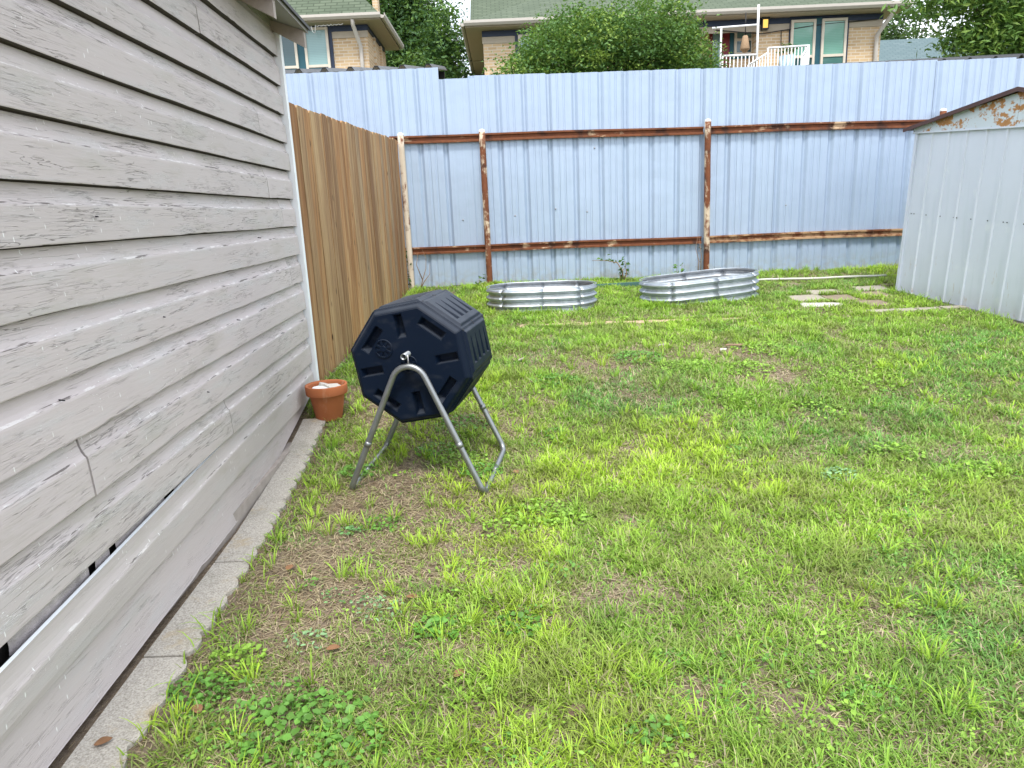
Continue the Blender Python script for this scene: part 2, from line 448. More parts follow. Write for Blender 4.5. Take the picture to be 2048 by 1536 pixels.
MAT = dict(
    siding=m_siding(), siding_smooth=m_siding('smooth_siding_paint', .28), siding_peel=m_siding('peeling_siding_paint', .8, True), shade_edge=plain('painted_shade_board_edge', (.055, .045, .038), .9, var=.4), wood=m_fencewood(), panel=m_panel(), rail=m_rust('rusted_rail', .60, (.55, .40, .26)), post=m_rust('rusted_post', .53, (.60, .50, .37), (2.2, 2.2, .75)),
    railR=m_rust('rust_stained_rail', .49, (.44, .28, .16)),
    ground=m_ground(), grass=m_leafy('grass_blade', .38, .45, .3), weed=m_leafy('weed_leaf', .3, .5), leaf=m_leafy('tree_leaf', .28, .5, .35),
    brickx=m_brick('x'), bricky=m_brick('y'), concrete=m_concrete(), terracotta=m_terracotta(), galv=m_galv(),
    shingle=m_shingle('green_shingle', (.088, .112, .078), (.120, .148, .104), (.055, .072, .048)),
    shingle2=m_shingle('teal_grey_shingle', (.10, .145, .155), (.125, .17, .18), (.075, .11, .12)),
    shed=m_shedpaint(), gable=m_gable(),
    white=plain('white_paint', (.78, .79, .80), .5, var=.06), trimwhite=plain('white_trim_paint', (.80, .83, .86), .5, var=.08),
    cream=plain('cream_paint', (.56, .51, .43), .55, var=.1), soffit=plain('soffit_paint', (.40, .35, .28), .7, var=.12), gutter=plain('gutter_paint', (.44, .41, .37), .45, var=.08),
    navy=plain('navy_trim', (.014, .028, .062), .5, var=.2), teal=plain('teal_trim', (.016, .085, .115), .5, var=.2),
    maroon=plain('maroon_door', (.17, .02, .025), .45, var=.15),
    dark=plain('dark_hollow', (.02, .018, .016), .9), drip=plain('dark_drip_edge', (.045, .045, .05), .5), weathered=plain('weathered_grey_wood', (.34, .30, .27), .8, var=.35, sc=14, bump=.3),
    eave=plain('grey_eave_paint', (.27, .26, .245), .7, var=.15),
    plastic=None, black=plain('black_roof_metal', (.012, .013, .016), .35, .0, spec=.5), insul=plain('fluffy_insulation', (.44, .40, .40), .95, var=.6, sc=22, bump=1.0),
    pvc=plain('white_pipe', (.50, .49, .44), .4, var=.1), stone=plain('flat_grey_stone', (.31, .28, .225), .9, var=.22, sc=12, bump=.4), brownstone=plain('flat_brown_stone', (.215, .17, .12), .9, var=.25, sc=12, bump=.4),
    palestone=plain('pale_stone', (.50, .48, .44), .85, var=.12, sc=14, bump=.4), tanbrick=plain('tan_edging', (.43, .31, .215), .9, var=.25, sc=12, bump=.4), greenboard=plain('dark_green_board', (.05, .12, .11), .6),
    bark=plain('bark', (.10, .075, .055), .9, var=.4, sc=20, bump=.6), twig=plain('dry_twig', (.24, .16, .10), .9, var=.3), deadleaf=plain('dead_leaf', (.23, .12, .058), .7, var=.35, sc=30),
    bolt=plain('screw_head', (.30, .30, .31), .4, .8), darkscrew=plain('dark_screw', (.02, .02, .025), .4), iron=plain('fitting_black', (.02, .02, .022), .5),
    wicker=plain('wicker', (.30, .20, .12), .8, var=.35, sc=40), pot=plain('pale_blue_pot', (.45, .60, .70), .5),
    brownchip=plain('brown_stone', (.13, .085, .06), .9, var=.35, sc=40),
    cap=plain('pale_cap', (.62, .59, .56), .5, var=.15),
)
def _plastic():
    t = NT('navy_black_plastic'); p = t.pos()
    a = t.noise(p, 4, 4); b = t.noise(p, 420, 2)
    c = t.mix(a, (.0016, .0058, .0165), (.0032, .0085, .0215))
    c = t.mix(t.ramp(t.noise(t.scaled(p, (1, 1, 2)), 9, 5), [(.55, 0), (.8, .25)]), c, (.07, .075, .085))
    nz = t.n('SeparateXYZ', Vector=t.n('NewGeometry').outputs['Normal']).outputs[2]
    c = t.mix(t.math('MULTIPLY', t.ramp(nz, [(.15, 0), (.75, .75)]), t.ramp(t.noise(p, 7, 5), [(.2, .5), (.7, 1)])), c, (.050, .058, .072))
    return t.surf(c, t.math('ADD', .42, t.math('MULTIPLY', a, .15)), 0, t.bump(b, .12, .001), .13)
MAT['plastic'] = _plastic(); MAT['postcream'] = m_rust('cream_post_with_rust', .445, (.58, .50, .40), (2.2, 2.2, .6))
def _glass(name, col, rough=.08):
    t = NT(name); s = t.n('SeparateXYZ', Vector=t.pos()).outputs[2]
    sl = t.n('TexWave', p_bands_direction='Z', Vector=t.pos(), Scale=9.0).outputs['Fac']
    c = t.mix(t.math('MULTIPLY', sl, .3), col, tuple(x * .55 for x in col))
    return t.surf(c, rough, 0, None, .8)
MAT['glass_pale'] = _glass('window_glass_with_blind', (.20, .34, .34))
MAT['glass_dark'] = _glass('dark_window_glass', (.035, .085, .095))
def _lamp():
    t = NT('lit_lamp_glass'); e = t.n('Emission', Color=(1, .62, .14), Strength=.55)
    t.t.links.new(e.outputs[0], t.out.inputs[0]); return t.m
MAT['lamp'] = _lamp()

# ------------------------------------------------------------------ ground
def build_ground():
    xs = np.concatenate([[-120, -60, -30, -14, -7, -4], np.arange(-3, 8.01, .06), [10, 14, 22, 40, 70, 120]])
    ys = np.concatenate([[-60, -25, -10, -4, -1.5, 0], np.arange(.6, 9.2, .06), [9.6, 10, 12, 14, 20, 35, 70, 140, 200]])
    X, Y = np.meshgrid(xs, ys)
    Z = ground_z(X, Y) + .010 * (fbm(X * 9, Y * 9, 31) - .5)
    v = np.stack([X, Y, Z], -1).reshape(-1, 3)
    nx = len(xs); i, j = np.meshgrid(np.arange(nx - 1), np.arange(len(ys) - 1))
    a = (j * nx + i).ravel()
    q = np.stack([a, a + 1, a + nx + 1, a + nx], -1)
    o = link('ground', raw_mesh('ground', v, q, smooth=True), None, MAT['ground'])
    tag(o, 'brown soil and dry thatch under the grass of the yard', 'ground', kind='structure')
build_ground()

# ------------------------------------------------------------------ garage wall with weathered siding
WX = lambda y: -1.376 + .0399 * (4.75 - y)           # face of the wall, x at distance y
WEND, WSTART = 4.75, -1.0
def build_garage():
    root = thing('weathered_garage', 'garage wall of peeling taupe lap siding with a white corner board and rafter tails', 'garage', (WX(2.0), 2.0, 0))
    # body behind the boards
    b = MB(); T = .03
    b.hexa([(WX(WSTART) - T - .05, WSTART, 0), (WX(WSTART) - T, WSTART, 0), (WX(WEND) - T, WEND - .02, .15), (WX(WEND) - T - .05, WEND - .02, .15),
            (WX(WSTART) - T - .05, WSTART, 2.6), (WX(WSTART) - T, WSTART, 2.6), (WX(WEND) - T, WEND - .02, 2.6), (WX(WEND) - T - .05, WEND - .02, 2.6)])
    b.build('wall_sheathing', MAT['dark'], root)
    e = MB(); e.box((WX(WEND) - 4.0, WEND - .02, 0), (WX(WEND) - .02, WEND + .03, 2.55)); e.build('end_wall', MAT['siding'], root)
    courses = [.24, .445, .62, .808, .987, 1.165, 1.345, 1.513, 1.688, 1.857, 2.025, 2.195, 2.365, 2.56]
    joints = {1: [3.12], 2: [1.965], 3: [], 4: [4.45], 5: [], 6: [4.42], 7: [4.18], 8: [], 9: [4.15], 10: [], 11: [3.4], 12: []}
    def board(z0, z1, ya, yb, seed, kind):
        n = max(4, int((yb - ya) / .05)); ys = np.linspace(ya, yb, n + 1)
        e = z1 - z0
        prof = [(-.002, 0, 0), (.0255, 0, 1), (.0265, .003, 1), (.0250, e * .34, .6), (.0235, e * .60, .3), (.0222, e * .635, .2), (.0165, e * .675, .1), (.0105, e * .74, 0), (.0060, e * .82, 0), (.0030, e * .92, 0), (.0016, e * .972, 0), (-.006, e + .02, 0)]
        if kind == 'slipped': prof[-2] = (.0030, e * .968, 0); prof[-1] = (-.006, e * .985, 0)
        vs = []
        for k, y in enumerate(ys):
            sag = .0065 * (fbm(np.array([y * 1.3]), np.array([seed * 3.7]), 3)[0] - .5) + .004 * (fbm(np.array([y * 6]), np.array([seed * 1.7]), 9)[0] - .5)
            out = .008 * (fbm(np.array([y * .9]), np.array([seed * 5.1]), 4)[0] - .4)
            chipd = .006 * max(0, fbm(np.array([y * 17.0]), np.array([seed * 2.3]), 8)[0] - .70) * 4
            for (nx, dz, w) in prof:
                dx, ddz = nx + out * w, dz + sag * w
                if w == 1: ddz += chipd
                if kind == 'slipped':                       # the loose board: its near end has dropped and its top edge leans out
                    s = min(1, max(0, (3.35 - y) / 1.9))
                    ddz -= s * (.052 if dz > .03 else .003)
                    dx += s * (.021 * dz / e)
                vs.append((WX(y) + dx, y, z0 + ddz))
        m = len(prof); fs = [(i * m + j, (i + 1) * m + j, (i + 1) * m + j + 1, i * m + j + 1) for i in range(n) for j in range(m - 1)]
        fs += [tuple(range(m)), tuple(n * m + j for j in range(m))[::-1]]
        B = MB(); B.add(vs, fs, False)
        o = B.build('siding_board', [MAT['siding_smooth' if kind else 'siding'], MAT['shade_edge'], MAT['siding_peel'], MAT['trimwhite']], root)
        for i in range(n): o.data.polygons[i * (m - 1)].material_index = 1; o.data.polygons[i * (m - 1) + m - 2].material_index = 3 if kind else 1; o.data.polygons[i * (m - 1) + 5].material_index = 2  # undersides and cove tops coloured dark, painting in the shadow lines between boards
        return o
    for c in range(len(courses) - 1):
        cuts = [WSTART] + joints.get(c, []) + [WEND - .012 - .012 * random.random()]
        for a, (y0, y1) in enumerate(zip(cuts[:-1], cuts[1:])):
            g = .0025 if c != 2 else .005
            o = board(courses[c], courses[c + 1], y0 + (g if a else 0), y1 - (g if a < len(cuts) - 2 else 0), c * 3 + a + 1, 'slipped' if c == 0 else '')
            if c == 0: o['label'] = 'loose siding board slipped down, leaving a dark gap above it'
    # skirt board along the foot, following the ground
    ys = np.linspace(WSTART, WEND - .03, 110); vs = []
    for y in ys:
        zb = gz(y) + .036 + .012 * (fbm(np.array([y * 2.2]), np.array([1.0]), 6)[0] - .5) + (.012 * math.exp(-((y - 2.62) / .05) ** 2))
        for dx, z in [(.0, zb), (.012, zb), (.011, zb + .004), (.006, max(zb + .02, .275))]: vs.append((WX(y) + dx - .004, y, z))
    fs = [(i * 4 + j, (i + 1) * 4 + j, (i + 1) * 4 + j + 1, i * 4 + j + 1) for i in range(len(ys) - 1) for j in range(3)]
    B = MB(); B.add(vs, fs); B.build('skirt_board', MAT['siding_smooth'], root)
    B = MB(); B.box((WX(2) - .09, WSTART, -.05), (WX(2) - .035, WEND - .05, .09)); B.build('sill_beam', MAT['weathered'], root)
    # insulation showing through the gap
    n = 60; vs = []; fs = []
    for i in range(n + 1):
        y = .4 + 2.45 * i / n
        for j in range(5):
            vs.append((WX(y) - .012 + .012 * fbm(np.array([y * 22]), np.array([j * 1.7]), 2)[0], y, .375 + .022 * j))
    for i in range(n):
        if math.sin(i * 1.9) + math.sin(i * .53) > 1.1: continue
        for j in range(4): fs.append((i * 5 + j, (i + 1) * 5 + j, (i + 1) * 5 + j + 1, i * 5 + j + 1))
    B = MB(); B.add(vs, fs, True); B.build('insulation', MAT['insul'], root)
    # corner board, slightly chipped inner edge
    xw = WX(WEND)
    B = MB(); n = 40; vs = []
    for i in range(n + 1):
        z = .19 + (2.53 - .19) * i / n; ch = .006 * max(0, random.random() - .6) if i < 12 else .0015 * random.random()
        vs += [(xw - .02, WEND - .006, z), (xw + .048 - ch, WEND - .006, z), (xw + .050, WEND + .03, z), (xw - .02, WEND + .03, z)]
    fs = [(i * 4 + j, i * 4 + (j + 1) % 4, (i + 1) * 4 + (j + 1) % 4, (i + 1) * 4 + j) for i in range(n) for j in range(4)] + [(3, 2, 1, 0), (n * 4, n * 4 + 1, n * 4 + 2, n * 4 + 3)]
    B.add(vs, fs); B.build('corner_board', MAT['trimwhite'], root)
    # eave: rafter tails, sheathing, roof with dark edge
    ov = .205; rise = math.tan(rad(19))
    for y in [4.735, 4.05, 3.37, 2.69, 2.0, 1.3, .6]:
        x = WX(y); B = MB(); d = .02
        B.prism([(x - .25, y - d, 2.495), (x + .02, y - d, 2.505), (x + ov, y - d, 2.405), (x + ov, y - d, 2.500), (x - .25, y - d, 2.500 + rise * (.25 + ov))], (0, 2 * d, 0))
        B.build('rafter_tail', MAT['weathered'], root)
    def slab(z0, th, x_in, x_out, ya, yb, name, m):
        B = MB(); P = lambda dx, y, dz: (WX(y) + dx, y, 2.502 + z0 + (ov - dx) * rise + dz)
        B.hexa([P(x_in, ya, 0), P(x_out, ya, 0), P(x_out, yb, 0), P(x_in, yb, 0), P(x_in, ya, th), P(x_out, ya, th), P(x_out, yb, th), P(x_in, yb, th)])
        B.build(name, m, root)
    slab(.0, .02, -3.2, ov + .012, WSTART, WEND + .04, 'roof_sheathing', MAT['eave'])
    slab(.022, .018, -3.2, ov + .028, WSTART, WEND + .055, 'roof', MAT['drip'])
    B = MB(); x0 = WX(WEND)
    B.hexa([(WX(WSTART) - .02, WSTART, 2.53), (WX(WSTART) + .012, WSTART, 2.53), (x0 + .012, WEND - .03, 2.53), (x0 - .02, WEND - .03, 2.53),
            (WX(WSTART) - .02, WSTART, 2.58), (WX(WSTART) + .012, WSTART, 2.58), (x0 + .012, WEND - .03, 2.58), (x0 - .02, WEND - .03, 2.58)])
    B.build('frieze_board', MAT['eave'], root)
    # nails left in the boards
    for (y, z) in [(1.9, .93), (2.25, 1.42), (2.6, 1.06), (3.4, .93), (2.9, .70), (3.9, 1.30)]:
        B = MB(); B.tube([(WX(y) + .015, y, z), (WX(y) + .034, y - .004, z - .002)], .0022, 6); B.build('nail', MAT['darkscrew'], root)
build_garage()

# ------------------------------------------------------------------ concrete edging blocks beside the wall
def build_edging():
    cuts = [.68, 1.37, 2.05, 2.70, 3.31, 3.86, 4.34]
    labels = ['scalloped concrete edging block nearest the camera, with a brown leaf on it',
              'scalloped concrete edging block next beyond the one with the brown leaf',
              'scalloped concrete edging block with a dark near joint, below the bent tumbler stand',
              'scalloped concrete edging block beside the chipped skirt board, middle of the row',
              'scalloped concrete edging block level with the left foot of the compost tumbler',
              'farthest scalloped concrete edging block, ending just before the terracotta pot']
    for k, (a, b) in enumerate(zip(cuts[:-1], cuts[1:])):
        root_loc = (WX((a + b) / 2) + .1, (a + b) / 2, float(gz((a + b) / 2)))
        a2, b2 = a + .004, b - .004; n = 44; top = []; bot = []
        w0 = .195 - .004 * k; tilt = random.uniform(-.004, .006)
        ins = []; outs = []
        for i in range(n + 1):
            s = i / n; y = a2 + (b2 - a2) * s
            sc = abs(math.sin(math.pi * (s * 5.0))) ** .55                 # five scallops on the long edge
            wv = w0 - .036 + .036 * sc + .004 * (fbm(np.array([y * 30]), np.array([k * 2.0]), 7)[0] - .5)
            z = float(gz(y)) + .020 + tilt * (s - .5)
            ins.append((WX(y) + .028, y, z)); outs.append((WX(y) + wv, y, z - .002))
        B = MB(); m = n + 1
        dn = lambda p: (p[0], p[1], p[2] - .06)
        vs = ins + outs + [dn(p) for p in ins] + [dn(p) for p in outs]
        fs = []
        for i in range(n):
            fs += [(i, m + i, m + i + 1, i + 1), (m + i, 3 * m + i, 3 * m + i + 1, m + i + 1), (i, i + 1, 2 * m + i + 1, 2 * m + i)]
        fs += [(0, 2 * m, 3 * m, m), (n, m + n, 3 * m + n, 2 * m + n)]
        B.add([(p[0] , p[1], p[2]) for p in vs], fs)
        o = B.build('edging_block', MAT['concrete'])
        tag(o, labels[k], 'edging block', 'scalloped concrete blocks along the garage wall')
build_edging()

# ------------------------------------------------------------------ cedar fence
def build_cedar():
    A = Vector((-1.405, 4.83, 0)); Bp = Vector((-1.215, 8.66, 0)); L = (Bp - A).length; d = (Bp - A).normalized(); nrm = Vector((d.y, -d.x, 0))
    root = thing('cedar_fence', 'tan cedar picket fence standing between the garage corner and the metal fence', 'fence', (A.x, A.y, .2))
    n = 27; w = L / n
    for i in range(n):
        p = A + d * (w * i + .002); q = A + d * (w * (i + 1) - .002 - .004 * random.random())
        top = 2.13 + .105 * (i / n) + random.uniform(-.005, .005); zb = float(gz((p.y + q.y) / 2)) - .02 + random.uniform(0, .02)
        o = nrm * random.uniform(-.003, .004); th = nrm * .016; c = .022
        lean = d * random.uniform(-.003, .003)
        prof = [(p, zb), (q, zb), (q + lean, top - c * .8), (q - d * c + lean, top), (p + d * c + lean, top), (p + lean, top - c * .8)]
        B = MB(); B.prism([(v.x + o.x, v.y + o.y, z) for v, z in prof], th)
        B.build('picket', MAT['wood'], root)
    B = MB(); a = A - nrm * .075; b = Bp - nrm * .075; B.beam((a.x, a.y, 1.15), (b.x, b.y, 1.15), .01, 1.5); B.build('backing', MAT['dark'], root)  # dark sheet added behind the pickets so the gaps look shaded
    for z in (.75, 1.35, 1.95):
        B = MB(); a = A - nrm * .022; b = Bp - nrm * .022; B.beam((a.x, a.y, z), (b.x, b.y, z), .04, .085); B.build('back_rail', MAT['wood'], root)
build_cedar()

# ------------------------------------------------------------------ metal fence
FY = 8.80
def sheet_profile(x0, x1):
    """outline of a ribbed sheet seen from above: (x, y) pairs; ribs recede from the yard"""
    pts = []; x = x0; pitch = (x1 - x0) / 3
    for k in range(3):
        b = x0 + k * pitch
        pts += [(b, 0), (b + .006, 0), (b + .032, .025), (b + .052, .025), (b + .082, 0)]
        for m in (.130, .205):
            pts += [(b + m, 0), (b + m + .007, .006), (b + m + .022, .006), (b + m + .029, 0)]
    pts.append((x1, 0))
    return pts
def sheet(name, x0, x1, z0a, z1a, z0b, z1b, y, m, parent, warp=0.0):
    pr = sheet_profile(x0, x1); nz = 14; vs = []
    for i in range(nz + 1):
        s = i / nz
        for (x, dy) in pr:
            u = (x - x0) / (x1 - x0); za = z0a + (z0b - z0a) * u; zb = z1a + (z1b - z1a) * u; z = za + (zb - za) * s
            vs.append((x, y + dy + warp * (fbm(np.array([x * 2.1]), np.array([z * 1.7]), 12)[0] - .5), z))
    m_ = len(pr); fs = [(i * m_ + j, i * m_ + j + 1, (i + 1) * m_ + j + 1, (i + 1) * m_ + j) for i in range(nz) for j in range(m_ - 1)]
    B = MB(); B.add(vs, fs); o = B.build(name, m, parent)
    md = o.modifiers.new('thickness', 'SOLIDIFY'); md.thickness = .0012; md.offset = 1
    return o
def build_metal_fence():
    root = thing('corrugated_metal_fence', 'tall blue-grey ribbed metal fence with rusty posts and rails across the back of the yard', 'fence', (2.0, FY, .5))
    edges = [-3.42, -2.52, -1.61, -.70, -.352, .53, 1.425, 2.325, 3.24, 4.15, 5.07, 5.98, 6.9, 7.8, 8.7]
    tops = [(3.03, 3.03), (3.025, 3.02), (3.02, 3.018), (2.893, 2.890), (2.915, 2.905), (2.898, 2.892), (2.890, 2.882), (2.880, 2.872), (2.868, 2.866), (2.866, 2.862), (2.850, 2.848), (2.836, 2.83), (2.83, 2.82), (2.83, 2.82)]
    for k, (a, b) in enumerate(zip(edges[:-1], edges[1:])):
        zf = lambda x: .515 - .018 * max(0, x) ** 1.05
        o = sheet('sheet_panel', a, b + .012, zf(a) + random.uniform(-.012, .012), tops[k][0], zf(b) + random.uniform(-.012, .012), tops[k][1], FY + .007 * (k % 2), MAT['panel'], root, .012)
    # rails: channel with lips
    def rail(xa, xb, za, zb, m):
        y = FY - .045; h = .043
        B = MB(); pr = [(.045, -h), (0, -h), (0, -h + .02), (.022, -h + .027), (.022, h - .027), (0, h - .02), (0, h), (.045, h)]
        n = max(2, int((xb - xa) / .3)); vs = []
        for i in range(n + 1):
            s = i / n; x = xa + (xb - xa) * s; z = za + (zb - za) * s + .004 * math.sin(x * 2.2)
            for dy, dz in pr: vs.append((x, y + dy, z + dz))
        fs = [(i * 8 + j, i * 8 + (j + 1) % 8, (i + 1) * 8 + (j + 1) % 8, (i + 1) * 8 + j) for i in range(n) for j in range(8)]
        fs += [tuple(range(8)), tuple(n * 8 + j for j in range(8))]
        B.add(vs, fs); B.build('rail', m, root)
    px = [-1.165, -.218, 2.412, 5.15, 7.8]
    ext = [-1.30] + px[1:] 
    for k in range(len(px) - 1):
        a, b = px[k], px[k + 1]
        rail(a - (.14 if k == 0 else -.036), b - .036, 2.243 - .0125 * (a + 1), 2.243 - .0125 * (b + 1), MAT['rail'])
        rail(a - (.14 if k == 0 else -.036), b - .036, .960 - .006 * (a + 1), .960 - .006 * (b + 1), MAT['rail'] if k < 2 else MAT['railR'])
    for k, x in enumerate(px):
        B = MB(); n = 14; r = .036; y = FY - .085; lean = [.0, -.004, -.020, 0, 0][k]
        B.tube([(x - lean * (1 - i / n), y + .004 * math.sin(i * 1.3), .42 + (2.285 - .42) * i / n) for i in range(n + 1)], r, 16)
        o = B.build('post', MAT['post' if k else 'postcream'], root)
        C_ = MB(); C_.lathe([(.038, 0), (.038, .010), (.032, .022), (.018, .031), (.001, .034)], (x, y, 2.285), 16); C_.build('post_cap', MAT['cap'], o)
    # small dents / fastener heads on the sheets
    for (x, z) in [(.13, 1.32), (.62, 1.38), (1.0, 1.33), (-.5, 1.30), (3.4, 1.30), (1.1, 2.06)]:
        B = MB(); B.lathe([(.010, 0), (.008, .003), (.002, .004)], (0, 0, 0), 10)
        B.v = [(x + p[0], FY - p[2] - .001, z + p[1]) for p in B.v]; B.build('fastener', MAT['bolt'], root)
build_metal_fence()

# ------------------------------------------------------------------ black carport roofs behind the fence
def carport(name, label, x0, x1, za, zb, y0=9.0, y1=11.5, up=.43):
    root = thing(name, label, 'roof', ((x0 + x1) / 2, y0, za))
    n = int(round((x1 - x0) / .305)); vs = []; pr = []
    for k in range(n):
        b = x0 + k * .305; pr += [(b, 0), (b + .20, 0), (b + .232, .05), (b + .262, .05), (b + .295, 0)]
    pr.append((x0 + n * .305, 0))
    for i in range(2):
        for x, dz in pr:
            z = za + (zb - za) * (x - x0) / (x1 - x0)
            vs.append((x, y0 + (y1 - y0) * i, z + dz + i * up))
    m = len(pr); B = MB(); B.add(vs, [(j, j + 1, m + j + 1, m + j) for j in range(m - 1)])
    o = B.build('roof_sheet', MAT['black'], root); md = o.modifiers.new('thickness', 'SOLIDIFY'); md.thickness = .012; md.offset = -1
    B = MB(); B.beam((x0, y0 + .05, za - .07), (x1, y0 + .05, zb - .07), .06, .10); B.build('front_beam', MAT['iron'], root)
    B = MB(); B.beam((x0, y1 - .05, za - .07 + up), (x1, y1 - .05, zb - .07 + up), .06, .10); B.build('back_beam', MAT['iron'], root)
    for x in (x0 + .2, x1 - .2):
        for y, dz in ((y0 + .05, 0), (y1 - .05, up)):
            B = MB(); B.box((x - .05, y - .05, .4), (x + .05, y + .05, za - .12 + dz)); B.build('post', MAT['iron'], root)
carport('carport_roof', 'black ribbed metal roof edge showing above the left, higher part of the metal fence', -3.2, -.80, 3.055, 3.04)
carport('carport_roof', 'long black ribbed metal roof edge rising above the right end of the metal fence', .45, 8.9, 2.812, 2.880)

# ------------------------------------------------------------------ garden shed
def build_shed():
    O = Vector((4.062, 7.40, .385)); ud = Vector((.143, -.9897, -.066)).normalized(); dd = Vector((.99, .143, 0)).normalized(); wd = dd.cross(ud).normalized()
    if wd.z < 0: wd = -wd
    P = lambda u, w, d: tuple(O + ud * u + wd * w + dd * d)
    root = thing('garden_shed', 'faded blue-grey metal garden shed with a low gable roof and rust patches', 'shed', tuple(O))
    W, Hh, D, PK = 2.42, 1.60, 2.4, .235
    # ribbed gable end wall and the side walls
    def ribbed(o, axis_u, L, inward, name):
        B = MB(); n = int(L / .208); pit = L / n; pts = [(0, 0)]
        for k in range(1, n):
            c = k * pit; pts += [(c - .016, 0), (c - .009, -.013), (c + .009, -.013), (c + .016, 0)]
        pts.append((L, 0)); vs = []; nz = 8
        for i in range(nz + 1):
            for s, h in pts: vs.append(o(s, i / nz * Hh, h + .006 * (fbm(np.array([s * 3]), np.array([i * .7]), 3)[0] - .5)))
        m = len(pts); B.add(vs, [(i * m + j, i * m + j + 1, (i + 1) * m + j + 1, (i + 1) * m + j) for i in range(nz) for j in range(m - 1)])
        return B.build(name, MAT['shed'], root)
    ribbed(lambda s, w, h: P(s, w, h), None, W, 1, 'wall_panel')
    ribbed(lambda s, w, h: P(-h * -1 if False else h, w, s), None, D, 1, 'wall_panel')
    ribbed(lambda s, w, h: P(W - h, w, s), None, D, 1, 'wall_panel')
    ribbed(lambda s, w, h: P(s, w, D - h), None, W, 1, 'wall_panel')
    for u in (-.004, W - .03):
        B = MB(); a = [P(u, 0, -.018), P(u + .034, 0, -.018), P(u + .034, 0, .02), P(u, 0, .02)]; b = [P(u, Hh, -.018), P(u + .034, Hh, -.018), P(u + .034, Hh, .02), P(u, Hh, .02)]
        B.hexa(a + b); B.build('corner_post', MAT['shed'], root)
    B = MB(); B.hexa([P(-.01, -.03, -.022), P(W + .01, -.03, -.022), P(W + .01, -.03, .03), P(-.01, -.03, .03), P(-.01, .018, -.022), P(W + .01, .018, -.022), P(W + .01, .018, .03), P(-.01, .018, .03)])
    B.build('base_rail', MAT['bolt'], root)
    # gable: two sheets meeting under the ridge
    for (u0, u1, h0, h1) in ((-.02, W / 2 - .012, .02, PK), (W / 2 - .008, W + .02, PK, .02)):
        for d0 in (-.026, D):
            B = MB(); n = 6
            pts = [(u0, Hh - .028), (u1, Hh - .028), (u1, Hh + h1), (u0, Hh + h0)]
            B.prism([P(u, w, d0) for u, w in pts], dd * .02); B.build('gable_panel', MAT['gable'], root)
    B = MB(); B.hexa([P(-.02, Hh - .04, -.032), P(W + .02, Hh - .04, -.032), P(W + .02, Hh - .04, -.004), P(-.02, Hh - .04, -.004), P(-.02, Hh - .026, -.032), P(W + .02, Hh - .026, -.032), P(W + .02, Hh - .026, -.004), P(-.02, Hh - .026, -.004)])
    B.build('gable_flashing', MAT['shed'], root)
    ov = .10
    for s in (0, 1):
        u0, u1 = (-ov, W / 2) if s == 0 else (W / 2, W + ov)
        z0, z1 = (Hh - .01, Hh + PK + .014) if s == 0 else (Hh + PK + .014, Hh - .01)
        B = MB(); th = .012
        B.hexa([P(u0, z0, -.075), P(u1, z1, -.075), P(u1, z1, D + .075), P(u0, z0, D + .075), P(u0, z0 + th, -.075), P(u1, z1 + th, -.075), P(u1, z1 + th, D + .075), P(u0, z0 + th, D + .075)])
        B.build('roof', MAT['roofrust'], root)
        B = MB(); th = .034
        B.hexa([P(u0, z0 - .012, -.085), P(u1, z1 - .012, -.085), P(u1, z1 - .012, -.070), P(u0, z0 - .012, -.070), P(u0, z0 + th - .012, -.085), P(u1, z1 + th - .012, -.085), P(u1, z1 + th - .012, -.070), P(u0, z0 + th - .012, -.070)])
        B.build('roof_edge', MAT['roofrust'], root)
    # screws along the middle rail
    for k in range(9):
        for off in ((0,) if k % 3 else (-.02, .02)):
            B = MB(); B.lathe([(.006, 0), (.0045, .0025), (.001, .003)], (0, 0, 0), 8); c = Vector(P(.09 + k * .19 + off, .80 - .012 * k * 0, -.004))
            B.v = [tuple(c + ud * p[0] + wd * p[1] - dd * p[2]) for p in B.v]; B.build('screw', MAT['darkscrew'], root)
MAT['roofrust'] = plain('dark_rusty_roof', (.075, .038, .035), .55, .1, var=.5, sc=7)
build_shed()

